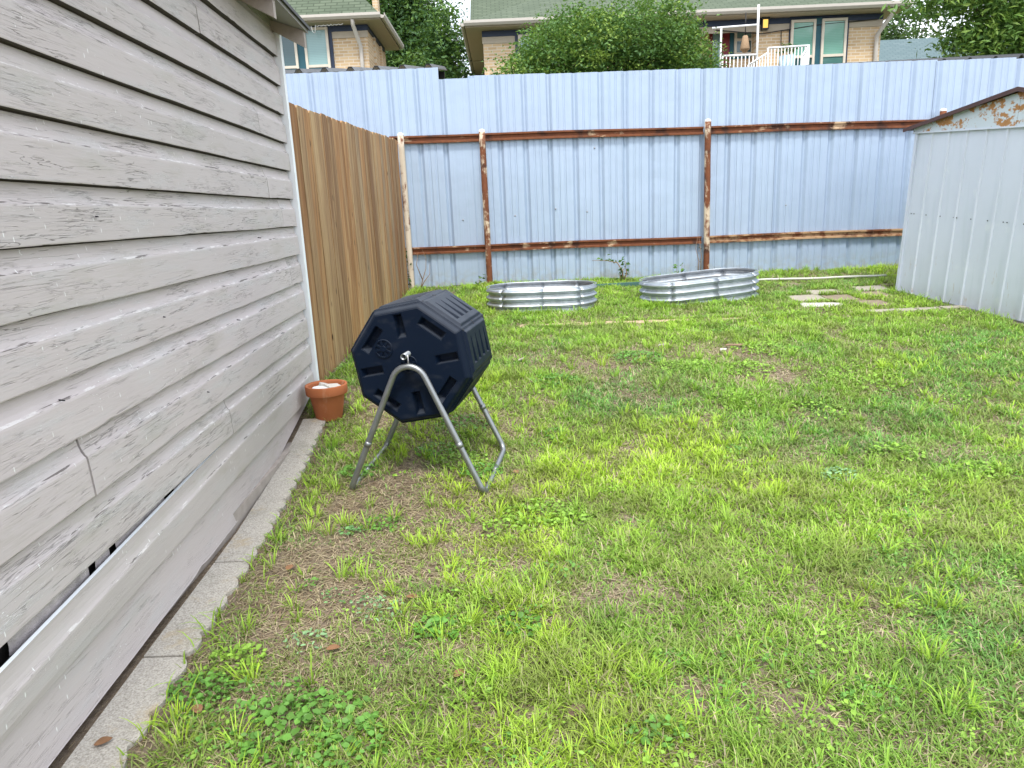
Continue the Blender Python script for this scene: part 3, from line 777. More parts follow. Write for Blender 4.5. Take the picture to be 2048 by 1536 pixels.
# ------------------------------------------------------------------ galvanised raised beds
def build_bed(label, c, a_len, a_wid, r, yaw, h, tilt, seed):
    cx, cy = c; z0 = g1(cx, cy) - .03
    root = thing('raised_garden_bed', label, 'garden bed', (cx, cy, z0), 'galvanised raised beds by the metal fence')
    R = Matrix.Rotation(yaw, 4, 'Z') @ Matrix.Rotation(tilt, 4, 'Y')
    # rounded rectangle outline
    path = []; hx, hy = a_len / 2 - r, a_wid / 2 - r; segs = 12
    for k, (sx, sy) in enumerate(((1, 1), (-1, 1), (-1, -1), (1, -1))):
        for i in range(segs + 1):
            a = math.pi / 2 * (k + i / segs)
            path.append((sx * hx, sy * hy, math.cos(a), math.sin(a)))
    dense = []
    for i in range(len(path)):
        p = path[i]; q = path[(i + 1) % len(path)]; dense.append(p)
        if abs(p[0] - q[0]) + abs(p[1] - q[1]) > .05:
            for s in np.linspace(0, 1, 10)[1:-1]: dense.append(tuple(p[j] + (q[j] - p[j]) * s for j in range(4)))
    n = len(dense); nz = 40
    def surf(off, frac0, frac1):
        vs = []
        idx = list(range(int(frac0 * n), int(frac1 * n) + 1))
        for j in range(nz + 1):
            z = h * j / nz; co = .017 * math.cos(2 * math.pi * 3.5 * j / nz)
            for i in idx:
                p = dense[i % n]; w = .004 * math.sin(i * .55 + seed)
                v = R @ Vector((p[0] + p[2] * (r + co + off + w), p[1] + p[3] * (r + co + off + w), z))
                vs.append((v.x + cx, v.y + cy, v.z + z0))
        m = len(idx)
        return vs, [(j * m + i, j * m + i + 1, (j + 1) * m + i + 1, (j + 1) * m + i) for j in range(nz) for i in range(m - 1)]
    P8 = 8
    for k in range(P8):
        vs, fs = surf(.0012 * (k % 2), k / P8 - (.004 if k else 0), (k + 1) / P8 + .004)
        B = MB(); B.add(vs, fs, True); o = B.build('wall_panel', MAT['galv'], root)
        md = o.modifiers.new('thickness', 'SOLIDIFY'); md.thickness = .0012
    vs = []
    for i in range(n):
        p = dense[i]; v = R @ Vector((p[0] + p[2] * (r + .012), p[1] + p[3] * (r + .012), h)); vs.append((v.x + cx, v.y + cy, v.z + z0))
    B = MB(); B.tube(vs, .0048, 8, closed=True); B.build('rim', MAT['galv'], root)
    for k in range(P8):
        for q in (.28, .57, .86):
            p = dense[int((k / P8 + .006) * n) % n]; v = R @ Vector((p[0] + p[2] * (r + .020), p[1] + p[3] * (r + .020), h * q))
            B = MB(); B.lathe([(.007, 0), (.005, .004), (.001, .005)], (0, 0, 0), 8)
            nn = R @ Vector((p[2], p[3], 0)); t = Vector((0, 0, 1)).cross(nn).normalized(); u = nn.cross(t)
            B.v = [(v.x + cx + t.x * a + u.x * b + nn.x * d, v.y + cy + t.y * a + u.y * b + nn.y * d, v.z + z0 + t.z * a + u.z * b + nn.z * d) for a, b, d in B.v]
            B.build('bolt', MAT['bolt'], root)
build_bed('shiny corrugated galvanised bed sitting level in the grass, the left of two', (.352, 7.46), 1.12, .68, .33, rad(-4), .245, 0, 1)
build_bed('shiny corrugated galvanised bed skewed with its right end raised, the right of two', (2.03, 7.53), 1.25, .68, .33, rad(14), .26, rad(-2.5), 4)

# ------------------------------------------------------------------ compost tumbler
def fillet(pts, rads, closed=True, seg=8):
    out = []; n = len(pts)
    for i in range(n):
        p = Vector(pts[i]); a = Vector(pts[i - 1]); b = Vector(pts[(i + 1) % n]); r = rads[i]
        u = (a - p).normalized(); v = (b - p).normalized(); ang = u.angle(v)
        t = r / math.tan(ang / 2); c = p + (u + v).normalized() * (r / math.sin(ang / 2))
        s = p + u * t; e = p + v * t; sv = s - c; ev = e - c; tot = sv.angle(ev); ax = sv.cross(ev).normalized()
        for k in range(seg + 1): out.append(c + Matrix.Rotation(tot * k / seg, 3, ax) @ sv)
    return out
def boolean_cut(o, cutter):
    md = o.modifiers.new('cut', 'BOOLEAN'); md.object = cutter; md.operation = 'DIFFERENCE'; md.solver = 'EXACT'
    bpy.context.view_layer.update()
    dg = bpy.context.evaluated_depsgraph_get(); me = bpy.data.meshes.new_from_object(o.evaluated_get(dg))
    o.modifiers.clear(); old = o.data; o.data = me; bpy.data.meshes.remove(old)
    cm = cutter.data; bpy.data.objects.remove(cutter); bpy.data.meshes.remove(cm)
def build_tumbler():
    yaw = rad(10.5); ax = Vector((math.sin(yaw), math.cos(yaw), 0)); rt = Vector((math.cos(yaw), -math.sin(yaw), 0)); up = Vector((0, 0, 1))
    F0 = Vector((-.505, 3.345, 0)); C0 = Vector((-.498, 3.395, .672))
    g = .02
    root = thing('compost_tumbler', 'navy black octagonal compost tumbler on a bent galvanised tube stand', 'compost tumbler', (F0.x, F0.y + .25, g))
    # stand: one bent tube loop
    dep = .545; hw = .352
    fl = F0 - rt * hw; fr = F0 + rt * hw; bl = fl + ax * dep; br = fr + ax * dep
    r = .0152
    Z = lambda v, z: (v.x, v.y, z)
    apf = F0 + rt * .012; apb = apf + ax * dep
    pts = [Z(fl, g + .005), Z(apf, .80), Z(fr, g + .005), Z(br, g + .055), Z(apb, .82), Z(bl, g + .055)]
    path = fillet(pts, [.045, .088, .045, .05, .088, .05], True, 10)
    B = MB(); B.tube(path, r, 14, closed=True); fo = B.build('stand', MAT['galvtube'], root)
    zap = max(p.z for p in path)
    def ring(p, q, s, L=.028):
        p = Vector(p); q = Vector(q); c = p + (q - p) * s; d = (q - p).normalized() * L / 2
        B = MB(); B.tube([c - d, c + d], r + .002, 14); B.build('coupling', MAT['galvtube'], fo)
    ring(pts[0], pts[1], .33); ring(pts[2], pts[1], .33); ring(pts[3], pts[4], .33); ring(pts[5], pts[4], .33); ring(pts[2], pts[3], .5); ring(pts[0], pts[5], .45)
    # drum in its own axes
    Rr = .312; Ld = .545
    def D(a, b, c): v = C0 + rt * a + up * b + ax * c; return (v.x, v.y, v.z)
    ang = [rad(45 * k - 13) for k in range(8)]
    oc = lambda R: [(R * math.cos(a), R * math.sin(a)) for a in ang]
    dr = root
    def end_panel(c_out, c_in, sgn):
        B = MB(); o1 = oc(Rr * .915); o2 = oc(Rr * .985); o3 = oc(Rr * 1.0); c1, c2 = c_out, c_out + sgn * .028
        rings = [[D(x, y, c1) for x, y in o1], [D(x, y, c1 + sgn * .006) for x, y in oc(Rr * .945)], [D(x, y, c2) for x, y in o2], [D(x, y, c2 + sgn * .004) for x, y in oc(Rr * 1.012)], [D(x, y, c2 + sgn * .012) for x, y in oc(Rr * 1.012)], [D(x, y, c_in) for x, y in oc(Rr * .96)]]
        vs = [p for rg in rings for p in rg]
        fs = [(i * 8 + k, i * 8 + (k + 1) % 8, (i + 1) * 8 + (k + 1) % 8, (i + 1) * 8 + k) for i in range(5) for k in range(8)] + [tuple(range(8)), tuple(40 + k for k in range(8))]
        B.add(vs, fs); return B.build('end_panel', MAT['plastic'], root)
    ef = end_panel(0, .07, 1)
    CB = MB()
    for k in range(8):
        a = rad(45 * k + 9.5); u = Vector((math.cos(a), math.sin(a))); v = Vector((-u.y, u.x))
        if k % 2 == 0: Lr, Lt, rc = .118, .044, .195
        else: Lr, Lt, rc = .044, .145, .218
        q = [(rc - Lr / 2, -Lt / 2), (rc + Lr / 2, -Lt / 2), (rc + Lr / 2, Lt / 2), (rc - Lr / 2, Lt / 2)]
        sh = .72
        qi = [(rc + (s - rc) * sh if Lr < Lt or True else s, t_ * sh) for s, t_ in q]
        o_ = [D(*(u * s + v * t_), -.004) for s, t_ in q]; i_ = [D(*(u * s + v * t_), .042) for s, t_ in qi]
        CB.hexa(i_ + o_)
    cut = CB.build('cutter', MAT['plastic']); boolean_cut(ef, cut)
    bm = bmesh.new(); bm.from_mesh(ef.data)
    es = [e for e in bm.edges if len(e.link_faces) == 2 and .35 < e.calc_face_angle(0) < 2.4]
    bmesh.ops.bevel(bm, geom=es, offset=.0035, segments=2, affect='EDGES', clamp_overlap=True); bm.to_mesh(ef.data); bm.free()
    end_panel(Ld, Ld - .07, -1)
    # eight side panels with stepped flanges, four tapered scoops each, screws
    c0, c1 = .045, Ld - .045
    for k in range(8):
        a0, a1 = ang[k], ang[(k + 1) % 8]; e0 = Vector((math.cos(a0), math.sin(a0))); e1 = Vector((math.cos(a1), math.sin(a1)))
        mid = (e0 + e1).normalized(); tan = (e1 - e0).normalized(); hwid = (e1 - e0).length * Rr / 2; dist = Rr * math.cos(rad(22.5))
        Q = lambda t_, h, c: D(*(mid * (dist + h) + tan * t_), c)
        B = MB(); bl_ = .014
        lo = [(-hwid * 1.005, c0), (hwid * 1.005, c0), (hwid * 1.005, c1), (-hwid * 1.005, c1)]
        hi = [(-hwid + .022, c0 + .020), (hwid - .022, c0 + .020), (hwid - .022, c1 - .020), (-hwid + .022, c1 - .020)]
        mi = [(-hwid + .010, c0 + .010), (hwid - .010, c0 + .010), (hwid - .010, c1 - .010), (-hwid + .010, c1 - .010)]
        vs = [Q(t_, -.012, c) for t_, c in lo] + [Q(t_, .001, c) for t_, c in lo] + [Q(t_, .003, c) for t_, c in mi] + [Q(t_, .013, c) for t_, c in hi]
        fs = [(3, 2, 1, 0)] + [(i * 4 + j, i * 4 + (j + 1) % 4, (i + 1) * 4 + (j + 1) % 4, (i + 1) * 4 + j) for i in range(3) for j in range(4)] + [(12, 13, 14, 15)]
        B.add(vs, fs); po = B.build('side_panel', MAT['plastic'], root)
        CB = MB()
        for j in range(4):
            cc = c0 + .085 + j * (c1 - c0 - .17) / 3; L0, L1 = -.068, .080
            top = [(L0, cc - .027, .016), (L0, cc + .027, .016), (L1, cc + .004, .016), (L1, cc - .004, .016)]
            bot = [(L0 + .010, cc - .012, -.008), (L0 + .010, cc + .012, -.008), (L1 - .03, cc + .002, .006), (L1 - .03, cc - .002, .006)]
            CB.hexa([Q(t_, h, c) for t_, c, h in bot] + [Q(t_, h, c) for t_, c, h in top])
        cut = CB.build('cutter', MAT['plastic']); boolean_cut(po, cut)
        bm = bmesh.new(); bm.from_mesh(po.data)
        es = [e for e in bm.edges if len(e.link_faces) == 2 and .3 < e.calc_face_angle(0) < 2.4]
        bmesh.ops.bevel(bm, geom=es, offset=.0025, segments=2, affect='EDGES', clamp_overlap=True); bm.to_mesh(po.data); bm.free()
        for c in (c0 + .010, (c0 + c1) / 2, c1 - .010):
            for t_ in ((hwid - .006,) if c != (c0 + c1) / 2 else (hwid - .006, -hwid + .006)):
                S = MB(); S.lathe([(.0052, 0), (.0040, .003), (.001, .0035)], (0, 0, 0), 8)
                ctr = Vector(Q(t_, .002, c)); n3 = rt * mid.x + up * mid.y; t3 = rt * tan.x + up * tan.y
                S.v = [tuple(ctr + t3 * p[0] + ax * p[1] + n3 * p[2]) for p in S.v]; S.build('screw', MAT['darkscrew'], po)
    # hub and vent rosettes on the front
    def rosette(a, b, R_, name):
        S = MB(); n = 24
        for (r0, r1, d0) in ((R_, R_ * .88, -.007), (R_ * .30, .001, -.010)):
            vs = [D(a + r0 * math.cos(2 * math.pi * k / n), b + r0 * math.sin(2 * math.pi * k / n), .001) for k in range(n)] + [D(a + r0 * .98 * math.cos(2 * math.pi * k / n), b + r0 * .98 * math.sin(2 * math.pi * k / n), d0) for k in range(n)] + [D(a + r1 * math.cos(2 * math.pi * k / n), b + r1 * math.sin(2 * math.pi * k / n), d0) for k in range(n)] + [D(a + r1 * math.cos(2 * math.pi * k / n), b + r1 * math.sin(2 * math.pi * k / n), .001) for k in range(n)]
            S.add(vs, [(i * n + k, i * n + (k + 1) % n, (i + 1) * n + (k + 1) % n, (i + 1) * n + k) for i in range(3) for k in range(n)])
        for k in range(8):
            t_ = 2 * math.pi * k / 8 + .3; u = (math.cos(t_), math.sin(t_)); S.beam(D(a + u[0] * R_ * .25, b + u[1] * R_ * .25, -.003), D(a + u[0] * R_ * .92, b + u[1] * R_ * .92, -.003), .005, .009)
        S.build(name, MAT['plastic'], root)
    rosette(-.122, .082, .046, 'vent'); rosette(0, .004, .044, 'hub')
    # axle pipe, resting on the crown of the stand
    za = zap + r + .010
    S = MB(); cx_ = C0 + up * (za - C0.z)
    def pipe(p, q, ro, ri):
        d = (q - p).normalized(); x = d.orthogonal().normalized(); y = d.cross(x); n = 18; vs = []
        for c, rr in ((p, ri), (p, ro), (q, ro), (q, ri)):
            for k in range(n): vs.append(c + (x * math.cos(2 * math.pi * k / n) + y * math.sin(2 * math.pi * k / n)) * rr)
        S.add(vs, [(i * n + k, i * n + (k + 1) % n, (i + 1) * n + (k + 1) % n, (i + 1) * n + k) for i in range(3) for k in range(n)] + [((3 * n + k), 3 * n + (k + 1) % n, (k + 1) % n, k) for k in range(n)], True)
    pipe(cx_ - ax * .075, cx_ + ax * (Ld + .07), .0145, .0125); S.build('axle', MAT['galvtube'], root)
    S = MB(); S.tube([Vector((apf.x, apf.y, zap - .035)) , Vector((apf.x, apf.y, zap + .03))], .004, 8); S.build('bolt', MAT['bolt'], root)
MAT['galvtube'] = plain('dull_galvanised_tube', (.27, .285, .295), .42, .85, var=.18, sc=18)
build_tumbler()

# ------------------------------------------------------------------ terracotta pot with stones
def build_pot():
    x, y = -1.178, 4.385; z = g1(x, y) - .005
    root = thing('flower_pot', 'terracotta flower pot standing at the corner of the garage', 'pot', (x, y, z))
    S = MB(); S.lathe([(.001, 0), (.080, 0), (.083, .004), (.108, .160), (.110, .163), (.1265, .166), (.129, .171), (.132, .222), (.130, .227), (.118, .226), (.115, .215), (.104, .16), (.095, .12), (.001, .12)], (x, y, z), 40)
    S.build('pot_body', MAT['terracotta'], root)
    S = MB(); S.lathe([(.103, .155), (.05, .16), (.001, .16)], (x, y, z), 24); S.build('soil', MAT['ground'], root)
    for k, (dx, dy, s, dz, lab) in enumerate([(-.025, -.02, .055, .185, 'broad white stone chunk lying in the terracotta pot, nearest the camera'), (.035, .03, .05, .190, 'white stone chunk at the right inside the terracotta pot'), (-.03, .05, .045, .200, 'white stone chunk at the back inside the terracotta pot')]):
        bm = bmesh.new(); bmesh.ops.create_icosphere(bm, subdivisions=2, radius=1)
        rr = random.Random(k + 3)
        for v in bm.verts:
            v.co.x = max(-.75, min(.75, v.co.x)); v.co.y = max(-.7, min(.7, v.co.y)); v.co.z = max(-.55, min(.6, v.co.z))
            v.co *= 1 + rr.uniform(-.08, .08)
        me = bpy.data.meshes.new('white_stone'); bm.to_mesh(me); bm.free()
        o = link('white_stone', me, None, MAT['palestone' if k else 'white'], (x + dx, y + dy, z + dz)); o.scale = (s * 1.35, s, s * .8); o.rotation_euler = (.2 * k, .15, k * .9)
        tag(o, lab, 'stone', 'white stones in the pot')
build_pot()

# ------------------------------------------------------------------ stepping stones, edging strip, pipe, board
def slab_on_ground(name, corners, m, th=.03, lift=.012):
    B = MB(); cx = sum(c[0] for c in corners) / len(corners); cy = sum(c[1] for c in corners) / len(corners); n = len(corners); top = []
    for i in range(n):
        a = corners[i]; b = corners[(i + 1) % n]
        for s in (0, .33, .66): top.append((a[0] + (b[0] - a[0]) * s + random.uniform(-.006, .006), a[1] + (b[1] - a[1]) * s + random.uniform(-.006, .006)))
    zc = g1(cx, cy); sx = 0; sy = (float(gz(cy + .1)) - float(gz(cy - .1))) / .2
    P = [(x, y, zc + lift + sy * (y - cy)) for x, y in top]
    B.prism([(p[0], p[1], p[2] - th) for p in P], (0, 0, th))
    return B.build(name, m)
def build_stones():
    def quad(c, w, d, yaw=0.0):
        ca, sa = math.cos(yaw), math.sin(yaw)
        return [(c[0] + ca * x - sa * y, c[1] + sa * x + ca * y) for x, y in ((-w, -d), (w, -d), (w, d), (-w, d))]
    L = [((3.06, 7.24), .17, .15, .05, 'stone', 'grey square stepping stone, leftmost of the group beside the shed'),
         ((3.34, 7.49), .17, .12, -.1, 'stone', 'grey stepping stone in the grass behind the leftmost square one'),
         ((3.36, 7.14), .14, .15, .05, 'brownstone', 'brown stepping stone in the middle of the group by the shed'),
         ((3.05, 6.87), .19, .10, -.22, 'palestone', 'pale near-white stone strip at the front of the stepping stones'),
         ((3.86, 7.58), .17, .12, -.05, 'stone', 'grey stepping stone just left of the shed corner, at the back'),
         ((3.74, 7.24), .13, .14, .1, 'brownstone', 'brown stepping stone close to the shed wall, behind another brown one'),
         ((3.53, 6.83), .13, .13, -.12, 'brownstone', 'brown stepping stone nearest the camera in front of the shed'),
         ((4.16, 7.78), .12, .10, .0, 'brownstone', 'brown stone tucked behind the far shed corner'),
         ((3.14, 7.90), .12, .12, .1, 'brownstone', 'brown stone lying under the white pipe near the metal fence')]
    for c, w, d, yw, m, lab in L:
        tag(slab_on_ground('stepping_stone', quad(c, w, d, yw), MAT[m], lift=.010), lab, 'stone', 'stepping stones beside the shed')
    for k in range(4):
        x = 3.40 + k * .225
        tag(slab_on_ground('edging_stone', quad((x, 6.45 + .006 * math.sin(k * 2)), .105, .05, .02), MAT['stone'], lift=.02), ['flat grey edging stone at the left end of the short row before the shed', 'flat grey edging stone, second from the left in the row before the shed', 'flat grey edging stone, third in the row before the shed', 'flat grey edging stone touching the shed base'][k], 'stone', 'edging stones in front of the shed')
    lab = ['leftmost tan brick of the sunken strip in front of the left garden bed', 'second tan brick of the sunken strip in front of the left bed', 'third tan brick of the sunken strip, below the right end of the left bed', 'fourth tan brick of the sunken strip, between the two beds', 'fifth tan brick of the sunken strip, before the left end of the right bed', 'sixth tan brick of the sunken strip, before the right garden bed', 'rightmost tan brick of the sunken strip, before the right garden bed']
    for k in range(7):
        x = .24 + k * .292
        tag(slab_on_ground('edging_brick', quad((x, 6.50 - .016 * k + .01 * math.sin(k * 1.7)), .142, .055, -.02 + .02 * math.sin(k)), MAT['tanbrick'], lift=.012), lab[k], 'brick', 'sunken tan bricks before the garden beds')
    B = MB(); n = 10; B.tube([(2.80 + 1.5 * i / n, 8.14 - .06 * i / n, g1(2.8 + 1.5 * i / n, 8.12) + .030 + .004 * math.sin(i)) for i in range(n + 1)], .013, 12)
    tag(B.build('white_pipe', MAT['pvc']), 'thin white plastic pipe lying along the foot of the metal fence', 'pipe')
    B = MB(); B.box((.86, 8.22, .44), (1.72, 8.26, .515)); B.v = [(p[0], p[1], p[2] + .012 * (p[0] - 1.2)) for p in B.v]
    tag(B.build('garden_board', MAT['greenboard']), 'dark green board lying on edge between the two garden beds', 'board')
    # litter on the lawn
    def chip(x, y, L, w, yaw, m, name, lab, cat, grp):
        B = MB(); z = g1(x, y) + (.010 if m == 'brownchip' else .026); ca, sa = math.cos(yaw), math.sin(yaw)
        pts = []
        for (a, b, c) in ((-.5, -.3, 0), (-.2, -.5, .006), (.3, -.45, .002), (.5, .1, .008), (.2, .5, .004), (-.35, .45, .007)):
            pts.append((x + ca * a * L - sa * b * w, y + sa * a * L + ca * b * w, z + c))
        B.prism(pts, (0, 0, .006)); o = B.build(name, MAT[m]); tag(o, lab, cat, grp)
    chip(1.20, 5.52, .07, .022, .3, 'weathered', 'wood_chip', 'pale broken stick lying on the bare patch in the middle of the lawn', 'wood chip', None)
    chip(1.62, 5.30, .055, .035, .1, 'palestone', 'white_rock', 'small white rock on the bare patch right of the lawn centre', 'rock', None)
    chip(.08, 5.30, .10, .014, 1.0, 'stone', 'pale_stick', 'thin pale stick in the grass right of the compost tumbler', 'stick', None)
    chip(1.74, 5.42, .14, .03, -.2, 'twig', 'brown_stick', 'brown stick beside the small white rock', 'stick', None)
    chip(.14, 1.72, .06, .045, .4, 'brownchip', 'flat_stone', 'brown flat stone half buried in the near grass', 'stone', None)
build_stones()

def build_litter():
    spots = [(-1.155, 1.66, .035, 'curled brown leaf lying on the nearest concrete edging block', .6), (-.62, 2.05, 0, 'reddish brown leaf in the thatch right of the concrete edging', .2), (-.93, 2.62, 0, 'pale brown leaf near the edging below the tumbler', 1.4), (-.95, 1.78, 0, 'brown leaf in the weeds beside the scalloped edging', 2.2), (-.40, 2.34, 0, 'brown leaf on the bare soil left of the lawn', 3.0), (-.20, 1.90, 0, 'small tan leaf among near grass blades', .9), (.0, 3.5, 0, 'brown leaf in the grass right of the tumbler stand', 1.9)]
    for x, y, dz, lab, yaw in spots:
        n = 8; vs = []; z = g1(x, y) + .016 if dz == 0 else float(gz(y)) + .0205
        for i in range(n + 1):
            s = i / n; w = .019 * math.sin(math.pi * min(1, s * .96 + .04)) ** .8
            for b in (-1, 0, 1):
                lx = (s - .5) * .046; ly = b * w * .8; lz = .010 * abs(b) * math.sin(math.pi * s) + .006 * (s - .5) ** 2 * 4
                vs.append((x + math.cos(yaw) * lx - math.sin(yaw) * ly, y + math.sin(yaw) * lx + math.cos(yaw) * ly, z + lz))
        fs = [(i * 3 + j, i * 3 + j + 1, (i + 1) * 3 + j + 1, (i + 1) * 3 + j) for i in range(n) for j in range(2)]
        B = MB(); B.add(vs, fs, True); o = B.build('fallen_leaf', MAT['deadleaf']); md = o.modifiers.new('thickness', 'SOLIDIFY'); md.thickness = .0008
        tag(o, lab, 'leaf', 'fallen leaves')
build_litter()

# ------------------------------------------------------------------ leaves and trees
def leaf_cloud(centres, size, aspect, colors, cup=.25, droop=0.0):
    """one folded leaf (two quads) at each centre; returns verts, quads, per-vertex colours"""
    n = len(centres); size = np.broadcast_to(size, (n,))
    d = rng.normal(size=(n, 3)); d[:, 2] = d[:, 2] * .6 - droop; d /= np.linalg.norm(d, axis=1)[:, None]
    u = rng.normal(size=(n, 3)); u[:, 2] += 1.2; s = np.cross(d, u); s /= np.linalg.norm(s, axis=1)[:, None] + 1e-9; nn = np.cross(s, d)
    L = size[:, None]; W = L * aspect
    c = np.asarray(centres)
    v = np.stack([c - d * L * .5, c - s * W * .5 + nn * W * cup, c + d * L * .5, c + s * W * .5 + nn * W * cup, ], 1).reshape(-1, 3)
    i = np.arange(n) * 4
    t = np.concatenate([np.stack([i, i + 1, i + 2], -1), np.stack([i, i + 2, i + 3], -1)])
    return v, t, np.repeat(colors, 4, axis=0)
def make_tree(name, label, cat, base, trunk_top, blobs, n_leaf, leaf, aspect, pal, limbs=10, tr=.12, group=None, clump=.30, seed=1, droop=0.0, shell=.45):
    root = thing(name, label, cat, base, group)
    r = np.random.default_rng(seed)
    vol = np.array([b[3] * b[4] * b[5] for b in blobs]) ** (2 / 3); vol /= vol.sum()
    nc = max(30, int(n_leaf / 55)); cc = []; depth = []
    which = r.choice(len(blobs), nc, p=vol)
    for k in which:
        b = blobs[k]; v = r.normal(size=3); v /= np.linalg.norm(v); q = 1 - shell * r.random() ** 1.6
        cc.append((b[0] + v[0] * b[3] * q, b[1] + v[1] * b[4] * q, b[2] + v[2] * b[5] * q)); depth.append(q)
    cc = np.array(cc); idx = np.repeat(np.arange(nc), int(n_leaf / nc))
    off = r.normal(size=(len(idx), 3)) * clump * np.array([1, 1, .62]) * (.6 + .8 * r.random(nc))[idx][:, None]
    pts = cc[idx] + off
    pal = np.array(pal); tone = r.random(nc)
    ci = pal[0] * (1 - tone[:, None]) + pal[1] * tone[:, None]
    hi = r.random(nc) < .22; ci[hi] = pal[2]
    col = ci[idx] * (.75 + .5 * r.random((len(idx), 1)))
    v, t, c = leaf_cloud(pts, leaf * (.6 + .8 * r.random(len(pts))), aspect, col, .25, droop)
    v = v - np.array(base)
    link('crown', raw_mesh('crown', v, None, t, c), root, MAT['leaf'])
    B = MB(); tt = Vector(trunk_top); bb = Vector(base)
    B.tube([bb + (tt - bb) * (i / 6) + Vector((math.sin(i * 1.7) * tr * .4, math.cos(i * 1.1) * tr * .4, 0)) for i in range(7)], [tr * (1 - .09 * i) for i in range(7)], 10)
    B.build('trunk', MAT['bark'], root)
    for k in range(limbs):
        e = Vector(cc[r.integers(nc)]); st = bb + (tt - bb) * r.uniform(.55, 1.0); m = st + (e - st) * .5 + Vector((0, 0, .12 * (e - st).length))
        B = MB(); B.tube([st, st + (m - st) * .5, m, m + (e - m) * .55, e], [tr * .42, tr * .36, tr * .26, tr * .16, tr * .05], 7); B.build('limb', MAT['bark'], root)
    return root
DK = [(.036, .092, .030), (.075, .165, .048), (.13, .235, .055)]
# dense round shrub tree in front of the brick house
x0, x1 = at(975, 100, 12.5)[0], at(1445, 100, 12.5)[0]; cxs = (x0 + x1) / 2 + .05
zt = at(1200, 2, 12.5)[2]; zf = at(1200, 150, 12.5)[2]
make_tree('bushy_tree', 'broad dense green bushy tree rising above the middle of the metal fence', 'tree', (cxs, 12.9, .58), (cxs + .1, 12.9, 2.6),
          [(cxs + .1, 12.9, zf + .2, 1.62, 1.4, zt - zf - .30), (cxs - .95, 12.7, zf - .35, 1.0, 1.0, .95), (cxs + 1.02, 12.8, zf - .2, .80, 1.0, .95), (cxs + .55, 12.7, zf + .45, 1.0, 1.0, .72), (cxs - .4, 12.7, zf + .3, 1.0, 1.0, .70), (cxs, 12.9, zf - .9, 1.7, 1.3, .8)],
          90000, .060, .5, [(.052, .128, .032), (.11, .22, .048), (.21, .32, .06)], 40, .12, None, .13, 4, 0, .42)
# trees between and behind the houses
p = at(815, 20, 25); q = at(893, 105, 23)
make_tree('leafy_tree', 'tall leafy tree filling the gap between the two brick houses', 'tree', (p[0], 25, .6), (p[0], 25, p[2] - 1.2),
          [(p[0] - .35, 25, p[2] + .9, 1.55, 1.6, 1.7), (p[0] + .1, 25, p[2] - 1.0, 1.35, 1.5, 1.5), (p[0] - .6, 25, p[2] - 2.4, 1.5, 1.5, 1.4)], 36000, .15, .45, DK, 12, .22, None, .30, 8, .2, .8)
make_tree('leafy_tree', 'smaller leafy tree beside the left edge of the larger brick house', 'tree', (q[0], 23, .6), (q[0], 23, q[2] - .8),
          [(q[0] + .05, 23, q[2] + .15, .62, .8, 1.0), (q[0] - .4, 23, q[2] - 1.0, 1.1, 1.0, 1.1), (q[0] + .3, 23, q[2] - 1.5, .7, 1, .9)], 15000, .13, .45, DK, 8, .15, None, .24, 9, .2, .8)
p = at(1985, 30, 12.8)
make_tree('overhanging_tree', 'tree with drooping feathery branches hanging over the right end of the metal fence', 'tree', (p[0] + 1.2, 13.4, .6), (p[0] + .9, 13.4, p[2] + .2),
          [(p[0] + .3, 13, p[2] + 1.0, 1.9, 1.3, .95), (p[0] - .55, 12.6, p[2] + .30, .85, .8, .40), (p[0] + .25, 12.8, p[2] - .2, .75, .8, .42), (p[0] + .9, 12.9, p[2] - .1, .9, .9, .7), (p[0] - .3, 12.8, p[2] - .45, .50, .5, .22), (p[0] + .7, 12.8, p[2] - .62, .6, .6, .2)],
          21000, .12, .32, [(.075, .17, .04), (.15, .28, .06), (.26, .40, .085)], 16, .16, None, .19, 15, .45, .9)
p = at(1798, 45, 34)
make_tree('distant_tree', 'pale distant tree showing between the house corner and the teal grey roof', 'tree', (p[0] + .3, 34, .6), (p[0] + .3, 34, p[2] - .6), [(p[0] + .5, 34, p[2] - .4, 1.5, 1.2, 1.1), (p[0], 34, p[2] - 1.6, 1.2, 1.2, 1)], 5000, .2, .5, [(.06, .11, .04), (.09, .16, .06), (.13, .2, .08)], 5, .15, None, .3, 21)

# ------------------------------------------------------------------ houses
def hip_roof(parent, x0, x1, y0, y1, ze, h, ov, mat, th=.10):
    a = (x0 - ov, y0 - ov); b = (x1 + ov, y0 - ov); c = (x1 + ov, y1 + ov); d = (x0 - ov, y1 + ov)
    run = min((x1 - x0) / 2, (y1 - y0) / 2) + ov; ym = (y0 + y1) / 2
    r0 = (x0 - ov + run, ym); r1 = (x1 + ov - run, ym)
    B = MB(); B.add([(*a, ze), (*b, ze), (*c, ze), (*d, ze), (*r0, ze + h), (*r1, ze + h)], [(0, 1, 5, 4), (1, 2, 5), (2, 3, 4, 5), (3, 0, 4)])
    ro = B.build('roof', mat, parent)
    B = MB(); B.box((a[0] + .02, a[1] + .02, ze - .09), (c[0] - .02, c[1] - .02, ze - .05)); B.build('soffit', MAT['soffit'], parent)
    return ro
def gutter(parent, p, q):
    B = MB(); d = (Vector(q) - Vector(p)).normalized(); s = Vector((d.y, -d.x, 0))
    prof = [(0, -.05), (.05, -.05), (.085, .0), (.085, .055), (.075, .055), (.07, .005), (0, .02)]
    poly = [Vector(p) + s * a + Vector((0, 0, b)) for a, b in prof]; B.prism(poly, Vector(q) - Vector(p)); return B.build('gutter', MAT['gutter'], parent)
